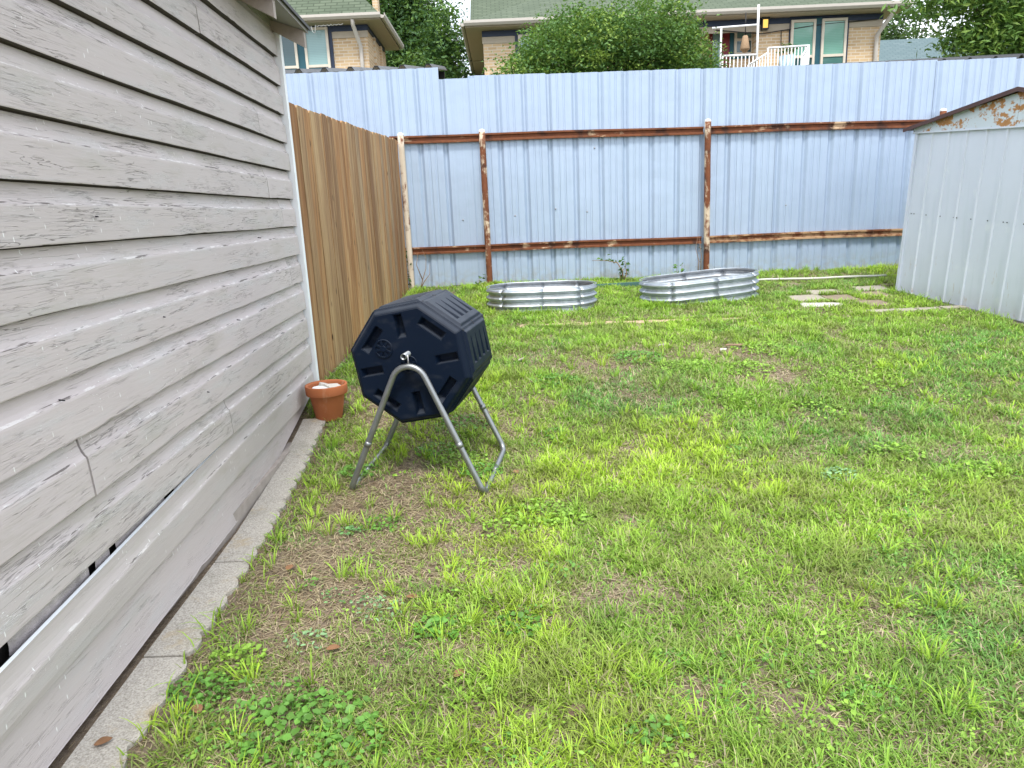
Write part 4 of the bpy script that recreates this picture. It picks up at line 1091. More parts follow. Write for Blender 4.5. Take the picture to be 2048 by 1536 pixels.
def window(parent, x0, x1, z0, z1, y, upper='glass_pale', lower='glass_dark', split=.55, fr='cream'):
    w = .055; B = MB(); zm = z0 + (z1 - z0) * (1 - split)
    for a, b in (((x0, y - .05, z0), (x0 + w, y, z1)), ((x1 - w, y - .05, z0), (x1, y, z1)), ((x0 + w, y - .05, z1 - w), (x1 - w, y, z1)), ((x0 + w, y - .05, z0), (x1 - w, y, z0 + w)), ((x0 + w, y - .045, zm - w / 2), (x1 - w, y - .002, zm + w / 2))): B.box(a, b)
    o = B.build('window', MAT[fr], parent)
    B = MB(); B.box((x0 + w, y - .02, zm + w / 2), (x1 - w, y - .004, z1 - w)); B.build('pane', MAT[upper], o)
    B = MB(); B.box((x0 + w, y - .028, z0 + w), (x1 - w, y - .008, zm - w / 2)); B.build('pane', MAT[lower], o)
    return o
def downspout(parent, x, y, ztop, zbot, kick):
    B = MB(); B.tube([(x, y - .40, ztop), (x, y - .34, ztop - .12), (x + kick, y - .07, ztop - .50), (x + kick, y - .06, ztop - .75), (x + kick, y - .06, zbot)], .045, 8); B.build('downspout', MAT['gutter'], parent)

HY = 17.5
def build_left_house():
    cx = at(735, 80, HY)[0]; ze = at(700, 30, HY - .45)[2]; x0 = cx - 12; y1 = HY + 2.35
    root = thing('brick_house', 'buff brick house with navy window trim at the left, its hip roof corner pointing right', 'house', (cx, HY, .6))
    B = MB(); B.box((x0, HY, .4), (cx, HY + .25, ze - .09)); B.build('wall', MAT['brickx'], root)
    B = MB(); B.box((cx - .25, HY + .25, .4), (cx, y1, ze - .09)); B.build('wall', MAT['bricky'], root)
    B = MB(); B.box((x0, HY + .25, .4), (x0 + .25, y1, ze - .09)); B.build('wall', MAT['bricky'], root)
    B = MB(); B.box((x0, y1, .4), (cx, y1 + .25, ze - .09)); B.build('wall', MAT['brickx'], root)
    ov = .40; ro = hip_roof(root, x0, cx, HY, y1, ze, 1.75, ov, MAT['shingle'])
    gutter(root, (x0 - ov, HY - ov, ze - .02), (cx + ov, HY - ov, ze - .02)); gutter(root, (cx + ov, HY - ov, ze - .02), (cx + ov, y1 + ov, ze - .02))
    B = MB(); B.box((x0, HY - .03, ze - .22), (cx + .02, HY - .004, ze - .10)); B.build('navy_fascia', MAT['navy'], root)
    B = MB(); B.box((x0, HY - .02, ze - .36), (cx + .02, HY - .002, ze - .222)); B.build('frieze_board', MAT['soffit'], root)
    B = MB(); B.box((cx + .004, HY - .02, ze - .20), (cx + .03, y1, ze - .10)); B.build('navy_fascia', MAT['navy'], root)
    wz1 = at(640, 56, HY)[2]; wz0 = wz1 - 1.75
    e = lambda px: at(px, 100, HY)[0]
    B = MB(); B.box((e(543) , HY - .035, wz0 - .1), (e(667), HY - .004, wz1 + .10)); B.build('window_surround', MAT['navy'], root)
    B = MB(); B.box((e(595), HY - .045, wz0 - .1), (e(612), HY - .034, wz1 + .04)); B.build('window_mullion', MAT['teal'], root)
    window(root, e(546), e(596), wz0, wz1, HY - .037, 'glass_dark', 'glass_dark', .46); window(root, e(611), e(660), wz0, wz1, HY - .037, 'glass_pale', 'glass_dark', .46)
    for yy in (HY + .75, HY + 1.65):
        B = MB(); B.box((cx - .004, yy, ze - 2.6), (cx + .05, yy + .12, ze - .2)); B.build('pilaster', MAT['bricky'], root)
    downspout(root, e(716) , HY, ze - .06, .5, .08)
    c = at(752, 8, HY + 2.2); B = MB(); B.box((c[0] - .06, HY + 2.0, ze), (c[0] + .07, HY + 2.3, ze + 2.4)); B.build('chimney', MAT['brickx'], ro)
    # string of dangling lights under the eave
    B = MB(); pts = []
    for i in range(40):
        px = 612 + 84 * i / 39; z = at(px, 52 - 6 * i / 39, HY - .3)[2]; pts.append((e(px), HY - .3 + .02 * math.sin(i * 2.2), z - .03 * abs(math.sin(i * .9)) - (.12 if i in (11, 12, 13) else 0)))
    B.tube(pts, .008, 5); B.build('string_light', MAT['white'], root)
build_left_house()

def build_right_house():
    e = lambda px: at(px, 80, HY)[0]
    cx0, cx1 = e(966), at(1762, 60, HY)[0]; ze = at(1300, 28, HY - .45)[2]; y1 = HY + 9
    root = thing('brick_house', 'long buff brick house with a green shingle roof, a porch and white stair railings', 'house', (cx0 + 4, HY, .6))
    pa, pb = e(1390), e(1516)                                  # recessed porch
    zb = ze - .09
    B = MB(); B.box((cx0, HY, .4), (pa, HY + .25, zb)); B.build('wall', MAT['brickx'], root)
    B = MB(); B.box((pb, HY, .4), (cx1, HY + .25, zb)); B.build('wall', MAT['brickx'], root)
    B = MB(); B.box((pa - .3, HY + .5, .4), (pb + .3, HY + .7, zb)); B.build('porch_wall', MAT['brickx'], root)
    B = MB(); B.box((pa - .25, HY + .25, .4), (pa, HY + .5, zb)); B.build('wall', MAT['bricky'], root)
    B = MB(); B.box((pb, HY + .25, .4), (pb + .25, HY + .5, zb)); B.build('wall', MAT['bricky'], root)
    B = MB(); B.box((cx0, HY + .25, .4), (cx0 + .25, y1, zb)); B.build('wall', MAT['bricky'], root)
    B = MB(); B.box((cx1 - .25, HY + .25, .4), (cx1, y1, zb)); B.build('wall', MAT['bricky'], root)
    B = MB(); B.box((cx0, y1, .4), (cx1, y1 + .25, zb)); B.build('wall', MAT['brickx'], root)
    ov = .40; ro = hip_roof(root, cx0, cx1, HY, y1, ze, 2.5, ov, MAT['shingle'])
    gutter(root, (cx0 - ov, HY - ov, ze - .02), (cx1 + ov, HY - ov, ze - .02)); gutter(root, (cx0 - ov, y1 + ov, ze - .02), (cx0 - ov, HY - ov, ze - .02)); gutter(root, (cx1 + ov, HY - ov, ze - .02), (cx1 + ov, y1 + ov, ze - .02))
    B = MB(); B.box((cx0 - .02, HY - .03, ze - .22), (cx1 + .02, HY - .004, ze - .10)); B.build('navy_fascia', MAT['navy'], root)
    B = MB(); B.box((cx0 - .02, HY - .02, ze - .36), (cx1 + .02, HY - .002, ze - .222)); B.build('frieze_board', MAT['soffit'], root)
    c = at(1368, 4, HY + 1.6); B = MB(); B.box((c[0] - .28, HY + 1.3, ze), (c[0] + .28, HY + 1.8, c[2] + .5)); B.build('chimney', MAT['brickx'], ro)
    rx = at(938, 10, HY + 5)[0]; B = MB(); B.hexa([(rx, HY + 3.2, ze - .1), (rx + 5, HY + 3.2, ze - .1), (rx + 5, HY + 9, ze + 3.8), (rx, HY + 9, ze + 3.8), (rx, HY + 3.2, ze), (rx + 5, HY + 3.2, ze), (rx + 5, HY + 9, ze + 3.9), (rx, HY + 9, ze + 3.9)]); B.build('rear_roof', MAT['shingle'], root)
    zr = lambda py: at(1600, py, HY)[2]
    # right window pair
    z1 = zr(41); z0 = z1 - 1.55
    B = MB(); B.box((e(1577), HY - .035, z0 - .2), (e(1695), HY - .004, z1 + .09)); B.build('window_surround', MAT['navy'], root)
    B = MB(); B.box((e(1627), HY - .045, z0 - .2), (e(1640), HY - .034, z1 + .03)); B.build('window_mullion', MAT['teal'], root)
    window(root, e(1579), e(1628), z0, z1, HY - .037, 'glass_green', 'glass_dark', .5); window(root, e(1640), e(1690), z0, z1, HY - .037, 'glass_green', 'glass_teal', .5)
    # left window half hidden by the tree
    B = MB(); B.box((e(1030), HY - .035, z0 - .1), (e(1125), HY - .004, z1 + .05)); B.build('window_surround', MAT['navy'], root)
    window(root, e(1036), e(1078), z0, z1 - .05, HY - .037); window(root, e(1082), e(1120), z0, z1 - .05, HY - .037)
    # porch: door and window in the back wall, floor, rails, post, lamp, hanging lantern
    yb = HY + .5; f = lambda px: at(px, 80, yb)[0]; zp = lambda py: at(1470, py, yb)[2]
    B = MB(); B.box((f(1418), yb - .05, zp(190)), (f(1458), yb - .004, zp(56))); do = B.build('door', MAT['maroon'], root)
    B = MB(); B.box((f(1424), yb - .062, zp(150)), (f(1442), yb - .051, zp(66))); B.build('pane', MAT['glass_pale'], do)
    B = MB(); B.box((f(1459), yb - .04, zp(118)), (f(1512), yb - .004, zp(44))); B.build('window_surround', MAT['teal'], root)
    window(root, f(1467), f(1505), zp(112), zp(50), yb - .042, 'glass_pale', 'glass_dark', .5)
    zfl = at(1470, 178, HY)[2]
    B = MB(); B.box((pa, HY - 1.1, zfl - .15), (e(1625), HY - .01, zfl)); B.build('porch_floor', MAT['soffit'], root)
    B = MB(); B.box((pa, HY - .01, zfl - .15), (pb, yb - .01, zfl)); B.build('porch_floor', MAT['soffit'], root)
    for xx in (pa + .1, e(1620)):
        B = MB(); B.box((xx - .06, HY - 1.05, .4), (xx + .06, HY - .93, zfl - .152)); B.build('porch_post', MAT['white'], root)
    yr = HY - 1.0; h = lambda px: at(px, 80, yr)[0]; zz = lambda py: at(1500, py, yr)[2]
    B = MB(); B.tube([(h(1515), yr, zz(150)), (h(1515), yr, zz(10))], .025, 8); B.build('porch_pole', MAT['white'], root)
    B = MB(); B.tube([(h(1424), yr, zz(53)), (h(1516), yr, zz(50))], .02, 8); B.tube([(h(1442), yr, zz(53)), (h(1442), yr, zz(150))], .02, 8); B.build('porch_frame', MAT['white'], root)
    def railing(pts, hgt, n):
        B = MB(); P = [Vector(p) for p in pts]; up = Vector((0, 0, hgt))
        for a, b in zip(P[:-1], P[1:]):
            B.tube([a + up, b + up], .020, 6); B.tube([a + up * .12, b + up * .12], .014, 6)
            for k in range(n + 1):
                p = a + (b - a) * (k / n); B.tube([p + up * .12 if 0 < k < n else p, p + up], .010 if 0 < k < n else .018, 6)
        B.build('railing', MAT['white'], root)
    zt_ = lambda px, py: at(px, py, yr)[2]
    hh = .85
    railing([(h(1446), yr, zt_(1446, 112) - hh), (h(1515), yr, zt_(1515, 109) - hh)], hh, 9)
    railing([(h(1537), yr, zt_(1537, 96) - hh), (h(1618), yr, zt_(1618, 91) - hh)], hh, 12)
    railing([(h(1497), yr - .05, zt_(1497, 131) - hh), (h(1536), yr - .05, zt_(1536, 106) - hh)], hh, 7)
    railing([(h(1583), yr - .6, zt_(1583, 109) - hh - .15), (h(1618), yr - .02, zt_(1618, 91) - hh)], hh, 9)
    c = at(1527, 50, HY); B = MB(); B.box((c[0] - .055, HY - .13, c[2] - .085), (c[0] + .055, HY - .012, c[2] + .085)); lm = B.build('porch_lamp', MAT['lamp'], root)
    B = MB(); B.box((c[0] - .085, HY - .15, c[2] + .088), (c[0] + .085, HY - .004, c[2] + .13)); B.box((c[0] - .075, HY - .14, c[2] - .12), (c[0] + .075, HY - .004, c[2] - .088)); B.box((c[0] - .075, HY - .14, c[2] - .087), (c[0] - .058, HY - .004, c[2] + .087)); B.box((c[0] + .058, HY - .14, c[2] - .087), (c[0] + .075, HY - .004, c[2] + .087)); B.build('lamp_cap', MAT['iron'], lm)
    downspout(root, at(1775, 20, HY)[0] - .05, HY, ze - .06, .5, -.18)
    # cables along the frieze
    B = MB(); B.tube([(e(1430), HY - .05, ze - .30), (e(1520), HY - .06, ze - .42), (e(1640), HY - .05, ze - .28), (e(1750), HY - .05, ze - .22)], .012, 5)
    B.tube([(e(1560), HY - .05, ze - .36), (e(1562), HY - .03, ze - .8), (e(1558), HY - .03, ze - 1.3)], .010, 5); B.build('cable', MAT['iron'], root)
    # lantern
    c = at(1490, 88, HY - .6); o = thing('hanging_lantern', 'wicker lantern hanging under the porch eave of the larger brick house', 'lantern', c)
    B = MB(); B.lathe([(.04, .17), (.055, .16), (.105, -.09), (.10, -.12), (.065, -.13), (.05, -.17), (.001, -.18)], c, 14); B.build('shade', MAT['wicker'], o)
    B = MB(); B.tube([(c[0], c[1], c[2] + .16), (c[0], c[1], ze - .09)], .010, 6); B.build('cord', MAT['iron'], o)
    c = at(1574, 124, HY - .8); o = thing('plant_pot', 'pale blue plant pot on the porch behind the white stair railing', 'pot', (c[0], c[1], zfl))
    B = MB(); zt2 = c[2] + .12 - zfl; B.lathe([(.001, 0), (.13, 0), (.17, zt2), (.15, zt2), (.12, zt2 - .04), (.001, zt2 - .05)], (c[0], c[1], zfl), 18); B.build('pot_body', MAT['pot'], o)
    pts = np.array([[c[0] + rng.normal() * .10, c[1] + rng.normal() * .10, zfl + zt2 + .08 + abs(rng.normal()) * .08] for _ in range(60)])
    v, t, cc = leaf_cloud(pts, .12, .4, np.tile([[.04, .09, .02]], (60, 1))); link('foliage', raw_mesh('foliage', v - np.array([c[0], c[1], zfl]), None, t, cc), o, MAT['leaf'])
MAT['glass_green'] = _glass('window_glass_over_green_blind', (.17, .36, .30)); MAT['glass_teal'] = _glass('window_glass_over_teal_shade', (.07, .17, .16))
build_right_house()

def build_far_house():
    a = at(1768, 58, 24); root = thing('grey_roof_house', 'far house with a teal grey shingle roof, half hidden by the overhanging tree', 'house', (a[0] + 5, 24, .6))
    x0, x1 = a[0] - .2, a[0] + 12; zr = at(1900, 58, 24)[2]; ze = zr - 2.4
    B = MB(); B.box((x0 + .3, 22.2, .5), (x1, 30, ze - .05)); B.build('wall', MAT['brickx'], root)
    B = MB(); B.add([(x0, 21.4, ze), (x1, 21.4, ze), (x1, 25.2, zr), (x0, 25.2, zr), (x0, 30, ze), (x1, 30, ze)], [(0, 1, 2, 3), (3, 2, 5, 4), (0, 3, 4), (1, 5, 2)]); B.build('roof', MAT['shingle2'], root)
build_far_house()

# ------------------------------------------------------------------ lawn
XL = lambda y: WX(y) + .20
def zone(x, y, cx, cy, r, ry=None):
    ry = ry or r; return np.exp(-(((x - cx) / r) ** 2 + ((y - cy) / ry) ** 2))
def bare_field(x, y):
    b = .80 * zone(x, y, -.62, 3.35, .60, .72) + .60 * zone(x, y, -.80, 2.40, .36, .6) + .30 * zone(x, y, -.95, 1.7, .35, .7) + .25 * zone(x, y, -.35, 2.55, .3, .4)
    b += .95 * zone(x, y, .62, 5.10, .42, .22) + .7 * zone(x, y, 1.55, 5.35, .45, .22) + .6 * zone(x, y, .15, 5.5, .5, .25) + .6 * zone(x, y, 1.85, 4.75, .4, .25) + .5 * zone(x, y, 1.2, 5.55, .5, .15)
    b += .55 * zone(x, y, 1.2, 6.62, 1.0, .10) + .6 * zone(x, y, -.9, 4.7, .3, .5) + .5 * zone(x, y, -1.0, 8.3, .5, .4) + .5 * zone(x, y, 3.6, 8.3, 1.2, .35)
    b += .4 * zone(x, y, .1, 4.3, .25, .25) + .35 * zone(x, y, 1.5, 3.2, .12, .12) + .35 * zone(x, y, .95, 2.2, .12, .1) + .3 * zone(x, y, .25, 2.35, .25, .14) + .3 * zone(x, y, -.30, 1.95, .22, .18)
    n = fbm(x * 3.4, y * 3.4, 40, 4); b = b + np.clip((n - .57) * 3.0, 0, .5)
    return np.clip(b, 0, 1)
def obstacle(x, y):
    k = (x < XL(y) - .02) & (y < 4.36)
    k |= (x < -1.36 + .05 * (y - 4.8)) & (y >= 4.36)
    k |= (x > 3.975 + .143 * (7.4 - y)) & (y < 7.44)
    k |= y > FY - .03
    for c, w, d in (((3.06, 7.24), .17, .15), ((3.34, 7.49), .16, .11), ((3.36, 7.14), .13, .14), ((3.05, 6.87), .18, .09), ((3.86, 7.58), .16, .11), ((3.74, 7.24), .12, .13), ((3.53, 6.83), .12, .12)):
        k |= (abs(x - c[0]) < w) & (abs(y - c[1]) < d)
    k |= (x > .16) & (x < 2.1) & (abs(y - (6.50 - .055 * (x - .24))) < .045) & (vnoise(x * 5, y * 0, 3) > .36)
    k |= (x > 3.3) & (x < 4.2) & (abs(y - 6.45) < .04)
    for x0, y0, sx, sy, yw in ((.352, 7.46, .575, .355, rad(-4)), (2.03, 7.53, .64, .355, rad(14))):
        u = (x - x0) * math.cos(yw) + (y - y0) * math.sin(yw); v = -(x - x0) * math.sin(yw) + (y - y0) * math.cos(yw)
        k |= ((abs(u) / sx) ** 3.2 + (abs(v) / sy) ** 3.2) < 1
    k |= (x + 1.178) ** 2 + (y - 4.385) ** 2 < .085 ** 2
    return k
def scatter(n):
    y = 1.15 + (FY - 1.15) * rng.random(n); hw = .82 * y + .85
    x = -1.45 + (hw + 1.45) * rng.random(n)
    w = (hw + 1.45) / (.82 * FY + .85 + 1.45)
    keep = rng.random(n) < w
    return x[keep], y[keep]
def blade_mesh(x, y, z, h, w, az, lean, curl, col, tipcol):
    n = len(x); dx, dy = np.cos(az), np.sin(az); sx, sy = -dy, dx
    lv = [0, .38, .72, 1.0]; wd = [1, .92, .62, 0]; vs = []; cs = []
    for s, wf in zip(lv, wd):
        a = lean + curl * s; hor = h * s * np.sin(a); ver = h * s * np.cos(a)
        px = x + dx * hor; py = y + dy * hor; pz = z + ver
        c = col * (1 - s) + tipcol * s
        if wf > 0:
            vs += [np.stack([px - sx * w * wf / 2, py - sy * w * wf / 2, pz], -1), np.stack([px + sx * w * wf / 2, py + sy * w * wf / 2, pz], -1)]; cs += [c, c]
        else:
            vs.append(np.stack([px, py, pz], -1)); cs.append(c)
    v = np.stack(vs, 1).reshape(-1, 3); c = np.stack(cs, 1).reshape(-1, 3); i = np.arange(n) * 7
    q = np.concatenate([np.stack([i, i + 1, i + 3, i + 2], -1), np.stack([i + 2, i + 3, i + 5, i + 4], -1)]); t = np.stack([i + 4, i + 5, i + 6], -1)
    return v, q, t, c
LIME = np.array([.45, .66, .055]); GREEN = np.array([.255, .47, .058]); BLUEG = np.array([.140, .385, .090]); OLIVE = np.array([.35, .44, .11]); STRAW = np.array([.57, .48, .32]); BROWN = np.array([.26, .19, .13])
def tint_at(x, y):
    n1 = fbm(x * 1.1, y * 1.1, 60, 3); n2 = fbm(x * 3.3, y * 3.3, 77, 3)
    lime = np.clip((n1 - .40) * 3.2, 0, 1) * np.clip((n2 - .30) * 3, 0, 1) + .8 * zone(x, y, .85, 3.55, .6, .6) + .5 * zone(x, y, 1.6, 6.1, 1.5, .35) + .35 * zone(x, y, 1.7, 2.6, .7, .6)
    blue = np.clip((fbm(x * 1.3, y * 1.3, 91, 3) - .50) * 4, 0, .9) + .95 * zone(x, y, .75, 4.50, .55, .38) + .5 * zone(x, y, 1.4, 1.75, .5, .25)
    return np.clip(lime, 0, 1), np.clip(blue, 0, 1)
def build_lawn():
    V = []; Q = []; T = []; Cc = []; base = 0
    def push(m):
        nonlocal base
        v, q, t, c = m; V.append(v); Q.append(q + base); T.append(t + base); Cc.append(c); base += len(v)
    # green blades
    x, y = scatter(2400000)
    d = np.sqrt(x * x + y * y + 1.9)
    b = bare_field(x, y)
    clus = .6 * fbm(x * 11, y * 11, 21, 2) + .4 * fbm(x * 4, y * 4, 24, 2)                         # tuftiness
    dens = np.clip(1.10 - 1.10 * b, .035, 1) * np.clip(.46 + 2.3 * (clus - .36), .12, 1.0) * np.clip(1.15 - .065 * d, .5, 1)
    edge = (x < XL(y) + .05) & (y < 4.4); dens[edge] *= .3
    k = (rng.random(len(x)) < dens) & ~obstacle(x, y)
    x, y, b, d, clus = x[k], y[k], b[k], d[k], clus[k]; n = len(x)
    lime, blue = tint_at(x, y)
    r = rng.random(n)
    col = GREEN * (1 - lime[:, None]) + LIME * lime[:, None]; col = col * (1 - blue[:, None] * .75) + BLUEG * (blue[:, None] * .75)
    ol = r < .15; col[ol] = OLIVE * (.8 + .4 * rng.random((ol.sum(), 1)))
    dry = (rng.random(n) < .10 + .25 * b); col[dry] = STRAW * (.6 + .5 * rng.random((dry.sum(), 1)))
    pv = fbm(x * 7, y * 7, 33, 2); col = col * (.62 + .62 * rng.random((n, 1))) * np.clip(.62 + .85 * pv, .7, 1.3)[:, None]
    wm = np.clip((fbm(x * 5.5, y * 5.5, 88, 2) - .55) * 5, 0, .55)[:, None]; col = col * (1 - wm) + OLIVE * .8 * wm
    tall = np.clip((fbm(x * 4.2, y * 4.2, 51, 2) - .45) * 4, 0, 1) * (1 - .6 * blue) * (.5 + .5 * lime)
    h = (.026 + .034 * rng.random(n) + .060 * tall * rng.random(n)) * (1 - .35 * b)
    up = rng.random(n) < (.35 + .5 * tall)
    lean = np.where(up, .10 + .35 * rng.random(n), .5 + .7 * rng.random(n)); curl = np.where(up, .3 + .5 * rng.random(n), .5 + .8 * rng.random(n))
    w = (.0026 + .0024 * rng.random(n)) * np.clip(.55 + .20 * d, .9, 1.8)
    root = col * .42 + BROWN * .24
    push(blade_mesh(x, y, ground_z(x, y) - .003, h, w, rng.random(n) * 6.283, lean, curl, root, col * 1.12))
    ng = n
    # thatch: dry strands lying close to the soil
    x, y = scatter(650000); b = bare_field(x, y); d = np.sqrt(x * x + y * y + 1.9)
    k = (rng.random(len(x)) < (.24 + .55 * b) * np.clip(1.15 - .06 * d, .5, 1)) & ~obstacle(x, y); x, y, d = x[k], y[k], d[k]; n = len(x)
    col = STRAW * (.5 + .7 * rng.random((n, 1))); br = rng.random(n) < .38; col[br] = BROWN * (.7 + .8 * rng.random((br.sum(), 1)))
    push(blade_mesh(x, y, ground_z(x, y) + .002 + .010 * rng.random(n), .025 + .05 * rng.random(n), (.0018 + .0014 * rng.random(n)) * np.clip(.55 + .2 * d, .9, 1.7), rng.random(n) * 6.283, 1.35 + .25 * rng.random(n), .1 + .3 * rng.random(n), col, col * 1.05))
    # upright tufts of longer, wider blades
    tx, ty = scatter(9500); lime, blue = tint_at(tx, ty); bb = bare_field(tx, ty)
    k = (rng.random(len(tx)) < (.25 + .6 * lime) * (1 - .55 * bb)) & ~obstacle(tx, ty); tx, ty = tx[k], ty[k]
    m = rng.integers(8, 22, len(tx)); idx = np.repeat(np.arange(len(tx)), m); n = len(idx)
    rr = .024 * np.sqrt(rng.random(n)); aa = rng.random(n) * 6.283; x = tx[idx] + rr * np.cos(aa); y = ty[idx] + rr * np.sin(aa)
    k = ~obstacle(x, y); x, y, aa, idx = x[k], y[k], aa[k], idx[k]; n = len(x)
    lime, blue = tint_at(x, y); tt = rng.random(len(tx))[idx]
    mixf = np.clip(lime * .8 + tt * .4, 0, 1)[:, None]; col = (GREEN * 1.05 * (1 - mixf) + LIME * mixf) * (.8 + .4 * rng.random((n, 1)))
    d = np.sqrt(x * x + y * y + 1.9); size = (.6 + .6 * rng.random(len(tx)))[idx]
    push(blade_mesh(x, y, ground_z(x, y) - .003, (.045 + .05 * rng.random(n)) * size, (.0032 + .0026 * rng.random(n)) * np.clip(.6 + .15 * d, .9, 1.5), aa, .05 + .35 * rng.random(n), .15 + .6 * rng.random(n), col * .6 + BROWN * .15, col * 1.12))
    # taller fringe where the mower does not reach: fence foot, shed, beds, wall
    fx = []; fy = []
    def fringe(pts, n, sd):
        p = np.array(pts); s = rng.random(n) * (len(p) - 1); i = np.minimum(s.astype(int), len(p) - 2); f = (s - i)[:, None]; q = p[i] * (1 - f) + p[i + 1] * f
        kk = vnoise(q[:, 0] * 5, q[:, 1] * 5, 8) > .35; q = q[kk] + rng.normal(size=(kk.sum(), 2)) * sd; fx.append(q[:, 0]); fy.append(q[:, 1])
    fringe([(3.96, 7.42), (4.24, 5.3)], 600, .035); fringe([(-.4, 6.97), (.3, 7.03), (1.0, 7.0)], 1100, .04); fringe([(1.3, 7.1), (1.8, 7.05), (2.6, 7.45)], 1300, .05); fringe([(-1.1, 8.55), (5, 8.55)], 1500, .09); fringe([(-1.30, 5.0), (-1.12, 8.5)], 900, .05); fringe([(-1.05, 1.2), (-1.11, 4.2)], 260, .04); fringe([(-1.28, 4.3), (-1.0, 4.5)], 120, .05)
    x = np.concatenate(fx); y = np.concatenate(fy); k = ~obstacle(x, y); x, y = x[k], y[k]; n = len(x)
    col = (GREEN * .6 + LIME * .4) * (.6 + .7 * rng.random((n, 1)))
    push(blade_mesh(x, y, ground_z(x, y) - .003, .05 + .09 * rng.random(n), .004 + .003 * rng.random(n), rng.random(n) * 6.283, .1 + .5 * rng.random(n), .3 + .9 * rng.random(n), col * .6, col * 1.1))
    me = raw_mesh('grass', np.concatenate(V), np.concatenate(Q), np.concatenate(T), np.concatenate(Cc))
    o = link('grass', me, None, MAT['grass']); tag(o, 'patchy lime and green lawn grass with dry straw coloured thatch', 'grass', kind='stuff')
    print('grass blades', ng, 'verts', len(me.vertices))
build_lawn()

# broadleaf weeds creeping through the lawn
def build_weeds():
    cl = []
    def clump(cx, cy, r, n, size, col, flat=.5, asp=.65): cl.append((cx, cy, r, n, size, col, flat, asp))
    Y1 = (.26, .45, .06); G1 = (.14, .32, .055); B1 = (.16, .34, .12); B2 = (.24, .42, .20)
    clump(.10, 3.06, .17, 340, .020, Y1); clump(.22, 2.98, .12, 160, .02, Y1); clump(-.05, 2.9, .13, 160, .02, Y1)
    clump(-.62, 1.70, .20, 150, .026, G1, .5, .8); clump(-.50, 1.62, .13, 110, .018, G1, .5, .8); clump(-.80, 1.78, .20, 150, .018, G1); clump(-.98, 1.88, .10, 160, .02, G1); clump(-.93, 2.02, .10, 120, .02, Y1)
    clump(-.52, 2.28, .11, 60, .018, B2, .5, .5); clump(-.66, 2.38, .09, 40, .017, B1, .5, .5); clump(-.72, 2.10, .08, 34, .017, B2, .5, .5); clump(-.28, 2.15, .09, 60, .026, G1); clump(-.02, 2.15, .09, 70, .024, G1)
    clump(-.30, 3.70, .16, 260, .019, Y1); clump(-.18, 3.55, .12, 160, .02, G1); clump(-.45, 3.85, .12, 150, .02, G1); clump(-.85, 3.62, .12, 170, .02, G1); clump(-.30, 4.15, .18, 240, .02, G1); clump(-.62, 3.02, .10, 80, .02, G1); clump(-.75, 2.95, .06, 40, .02, B1)
    clump(1.28, 4.95, .22, 420, .022, Y1); clump(1.65, 4.85, .2, 300, .022, Y1); clump(.95, 5.25, .22, 350, .022, G1); clump(1.45, 4.35, .2, 260, .022, Y1); clump(1.95, 5.35, .25, 300, .024, Y1); clump(.3, 4.8, .18, 220, .022, G1)
    clump(1.85, 4.15, .18, 160, .022, Y1); clump(2.35, 4.6, .3, 300, .024, Y1); clump(.55, 1.75, .10, 50, .015, G1); clump(.35, 1.62, .08, 70, .02, G1); clump(1.6, 3.3, .10, 110, .02, B2); clump(2.0, 3.55, .16, 200, .022, Y1); clump(2.3, 3.3, .14, 150, .022, Y1)
    for k in range(230):
        y = 1.4 + 6.0 * random.random() ** 1.2; x = random.uniform(-1.0, .75 * y + .5)
        if float(bare_field(np.array([x]), np.array([y]))[0]) > .45 and random.random() < .7: continue
        clump(x, y, random.uniform(.06, .20), random.randint(12, 60), random.uniform(.010, .014 + .0018 * y), random.choice([Y1, G1, G1, Y1, Y1]), .5, random.choice([.5, .65, .8]))
    P = []; S = []; Cx = []; A = []
    for cx, cy, r, n, size, col, flat, asp in cl:
        a = rng.random(n) * 6.283; q = r * np.sqrt(rng.random(n)); x = cx + q * np.cos(a); y = cy + q * np.sin(a) * .8
        k = ~obstacle(x, y); x, y, q = x[k], y[k], q[k]; n = len(x)
        z = ground_z(x, y) + .012 + (.032 + .4 * size) * (1 - q / r) * rng.random(n) + .012 * rng.random(n)
        P.append(np.stack([x, y, z], -1)); S.append(size * (.6 + .7 * rng.random(n))); Cx.append(np.array(col) * (.65 + .6 * rng.random((n, 1)))); A.append(np.full(n, asp))
    P = np.concatenate(P); S = np.concatenate(S); Cx = np.concatenate(Cx); A = np.concatenate(A)[:, None]
    n = len(P); d = rng.normal(size=(n, 3)); d[:, 2] *= .35; d /= np.linalg.norm(d, axis=1)[:, None]
    u = rng.normal(size=(n, 3)) * .35 + np.array([0, 0, 1.0]); s = np.cross(d, u); s /= np.linalg.norm(s, axis=1)[:, None]; nn = np.cross(s, d); L = S[:, None]; W = L * A
    v = np.stack([P - d * L * .5, P - d * L * .12 - s * W * .5 + nn * W * .12, P + d * L * .25 - s * W * .38 + nn * W * .1, P + d * L * .5, P + d * L * .25 + s * W * .38 + nn * W * .1, P - d * L * .12 + s * W * .5 + nn * W * .12], 1).reshape(-1, 3)
    i = np.arange(n) * 6
    q = np.concatenate([np.stack([i, i + 1, i + 2, i + 3], -1), np.stack([i, i + 3, i + 4, i + 5], -1)])
    o = link('lawn_weeds', raw_mesh('lawn_weeds', v, q, None, np.repeat(Cx, 6, axis=0)), None, MAT['weed'])
    tag(o, 'small round leaved weeds creeping through the lawn', 'weeds', kind='stuff')
build_weeds()

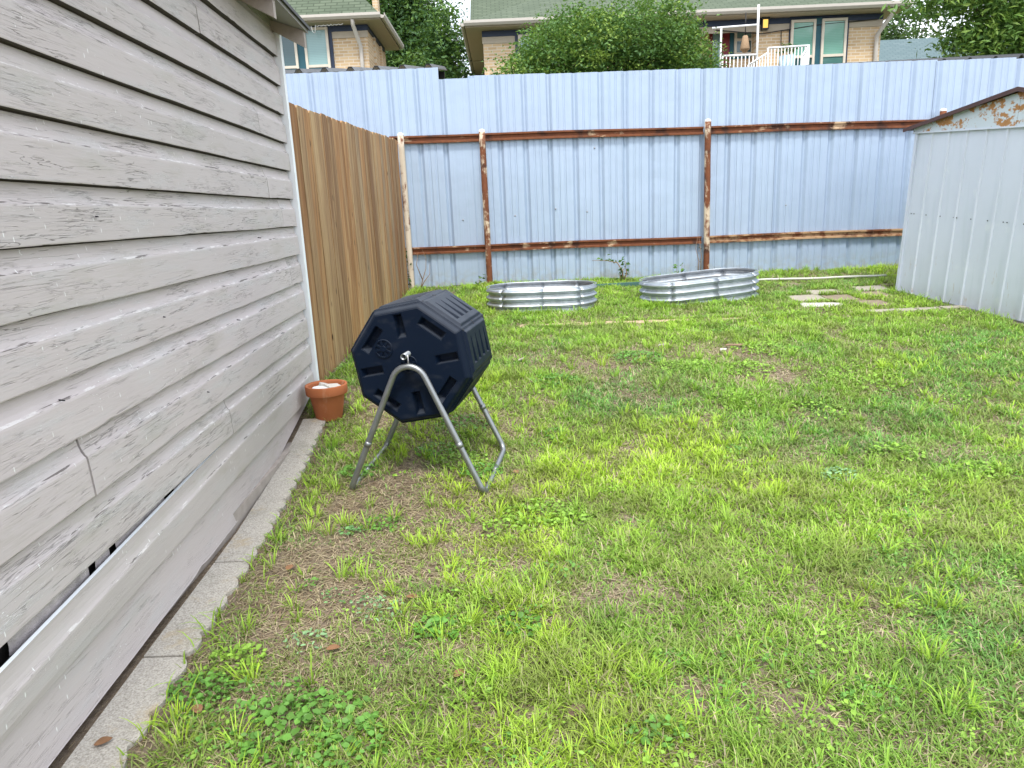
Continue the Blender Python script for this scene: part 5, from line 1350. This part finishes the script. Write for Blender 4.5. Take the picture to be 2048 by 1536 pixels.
# saplings and dry twigs at the foot of the metal fence
def sapling(name, label, cat, pts, r, leaves, size, col, m='twig'):
    root = thing(name, label, cat, pts[0][0])
    B = MB()
    for p in pts: B.tube(p, [r * (1 - .8 * i / (len(p) - 1)) for i in range(len(p))], 6)
    B.build('stem', MAT[m], root)
    if leaves:
        P = []
        for p in pts:
            for _ in range(leaves):
                s = rng.random() * (len(p) - 1); i = min(int(s), len(p) - 2); a = np.array(p[i]); b = np.array(p[i + 1]); P.append(a + (b - a) * (s - i) + rng.normal(size=3) * np.array([.035, .02, .025]))
        P = np.array(P); v, t, c = leaf_cloud(P, size, .6, np.tile([col], (len(P), 1)) * (.7 + .6 * rng.random((len(P), 1)))); link('foliage', raw_mesh('foliage', v - np.array(pts[0][0]), None, t, c), root, MAT['leaf'])
y = 8.62
sapling('wild_sapling', 'green leafy sapling leaning left against the metal fence between the garden beds', 'plant', [[(1.40, y, .50), (1.39, y, .62), (1.33, y, .72), (1.2, y, .75), (1.03, y, .76)], [(1.41, y, .5), (1.44, y, .6), (1.42, y, .74)], [(1.37, y, .5), (1.36, y, .58), (1.42, y, .66)]], .010, 16, .06, (.07, .15, .03))
sapling('seedling', 'small green seedling at the metal fence just left of the second rusty post', 'plant', [[(-.34, y, .50), (-.34, y, .56), (-.33, y, .62)]], .005, 14, .055, (.06, .13, .03))
sapling('seedling', 'small green seedling peeking over the back rim of the right garden bed', 'plant', [[(2.02, y - .3, .48), (2.03, y - .3, .62), (2.04, y - .3, .70)], [(2.0, y - .3, .5), (1.97, y - .3, .66)]], .006, 9, .06, (.10, .22, .04))
sapling('dry_vine', 'dry brown leafless vine at the foot of the leftmost rusty post', 'plant', [[(-1.05, y, .50), (-1.02, y, .62), (-.97, y, .75), (-.96, y, .88), (-1.0, y, .98)], [(-1.06, y, .5), (-1.0, y, .6), (-.93, y, .68), (-.92, y, .8)], [(-1.02, y, .62), (-1.08, y, .8), (-1.05, y, .95)]], .007, 0, .04, (.2, .1, .05))
sapling('corner_vine', 'dark green vine in the corner between the cedar fence and the leftmost rusty post', 'plant', [[(-1.225, 8.67, .5), (-1.22, 8.66, .65), (-1.235, 8.66, .8), (-1.22, 8.66, .92)]], .008, 60, .05, (.045, .09, .022))
sapling('dry_vine', 'thin dry brown vine climbing beside the tall rusty post behind the right bed', 'plant', [[(2.30, y, .50), (2.31, y, .7), (2.27, y, .85), (2.30, y, 1.02)], [(2.33, y, .5), (2.34, y, .75), (2.31, y, .98)]], .006, 4, .03, (.16, .11, .06))
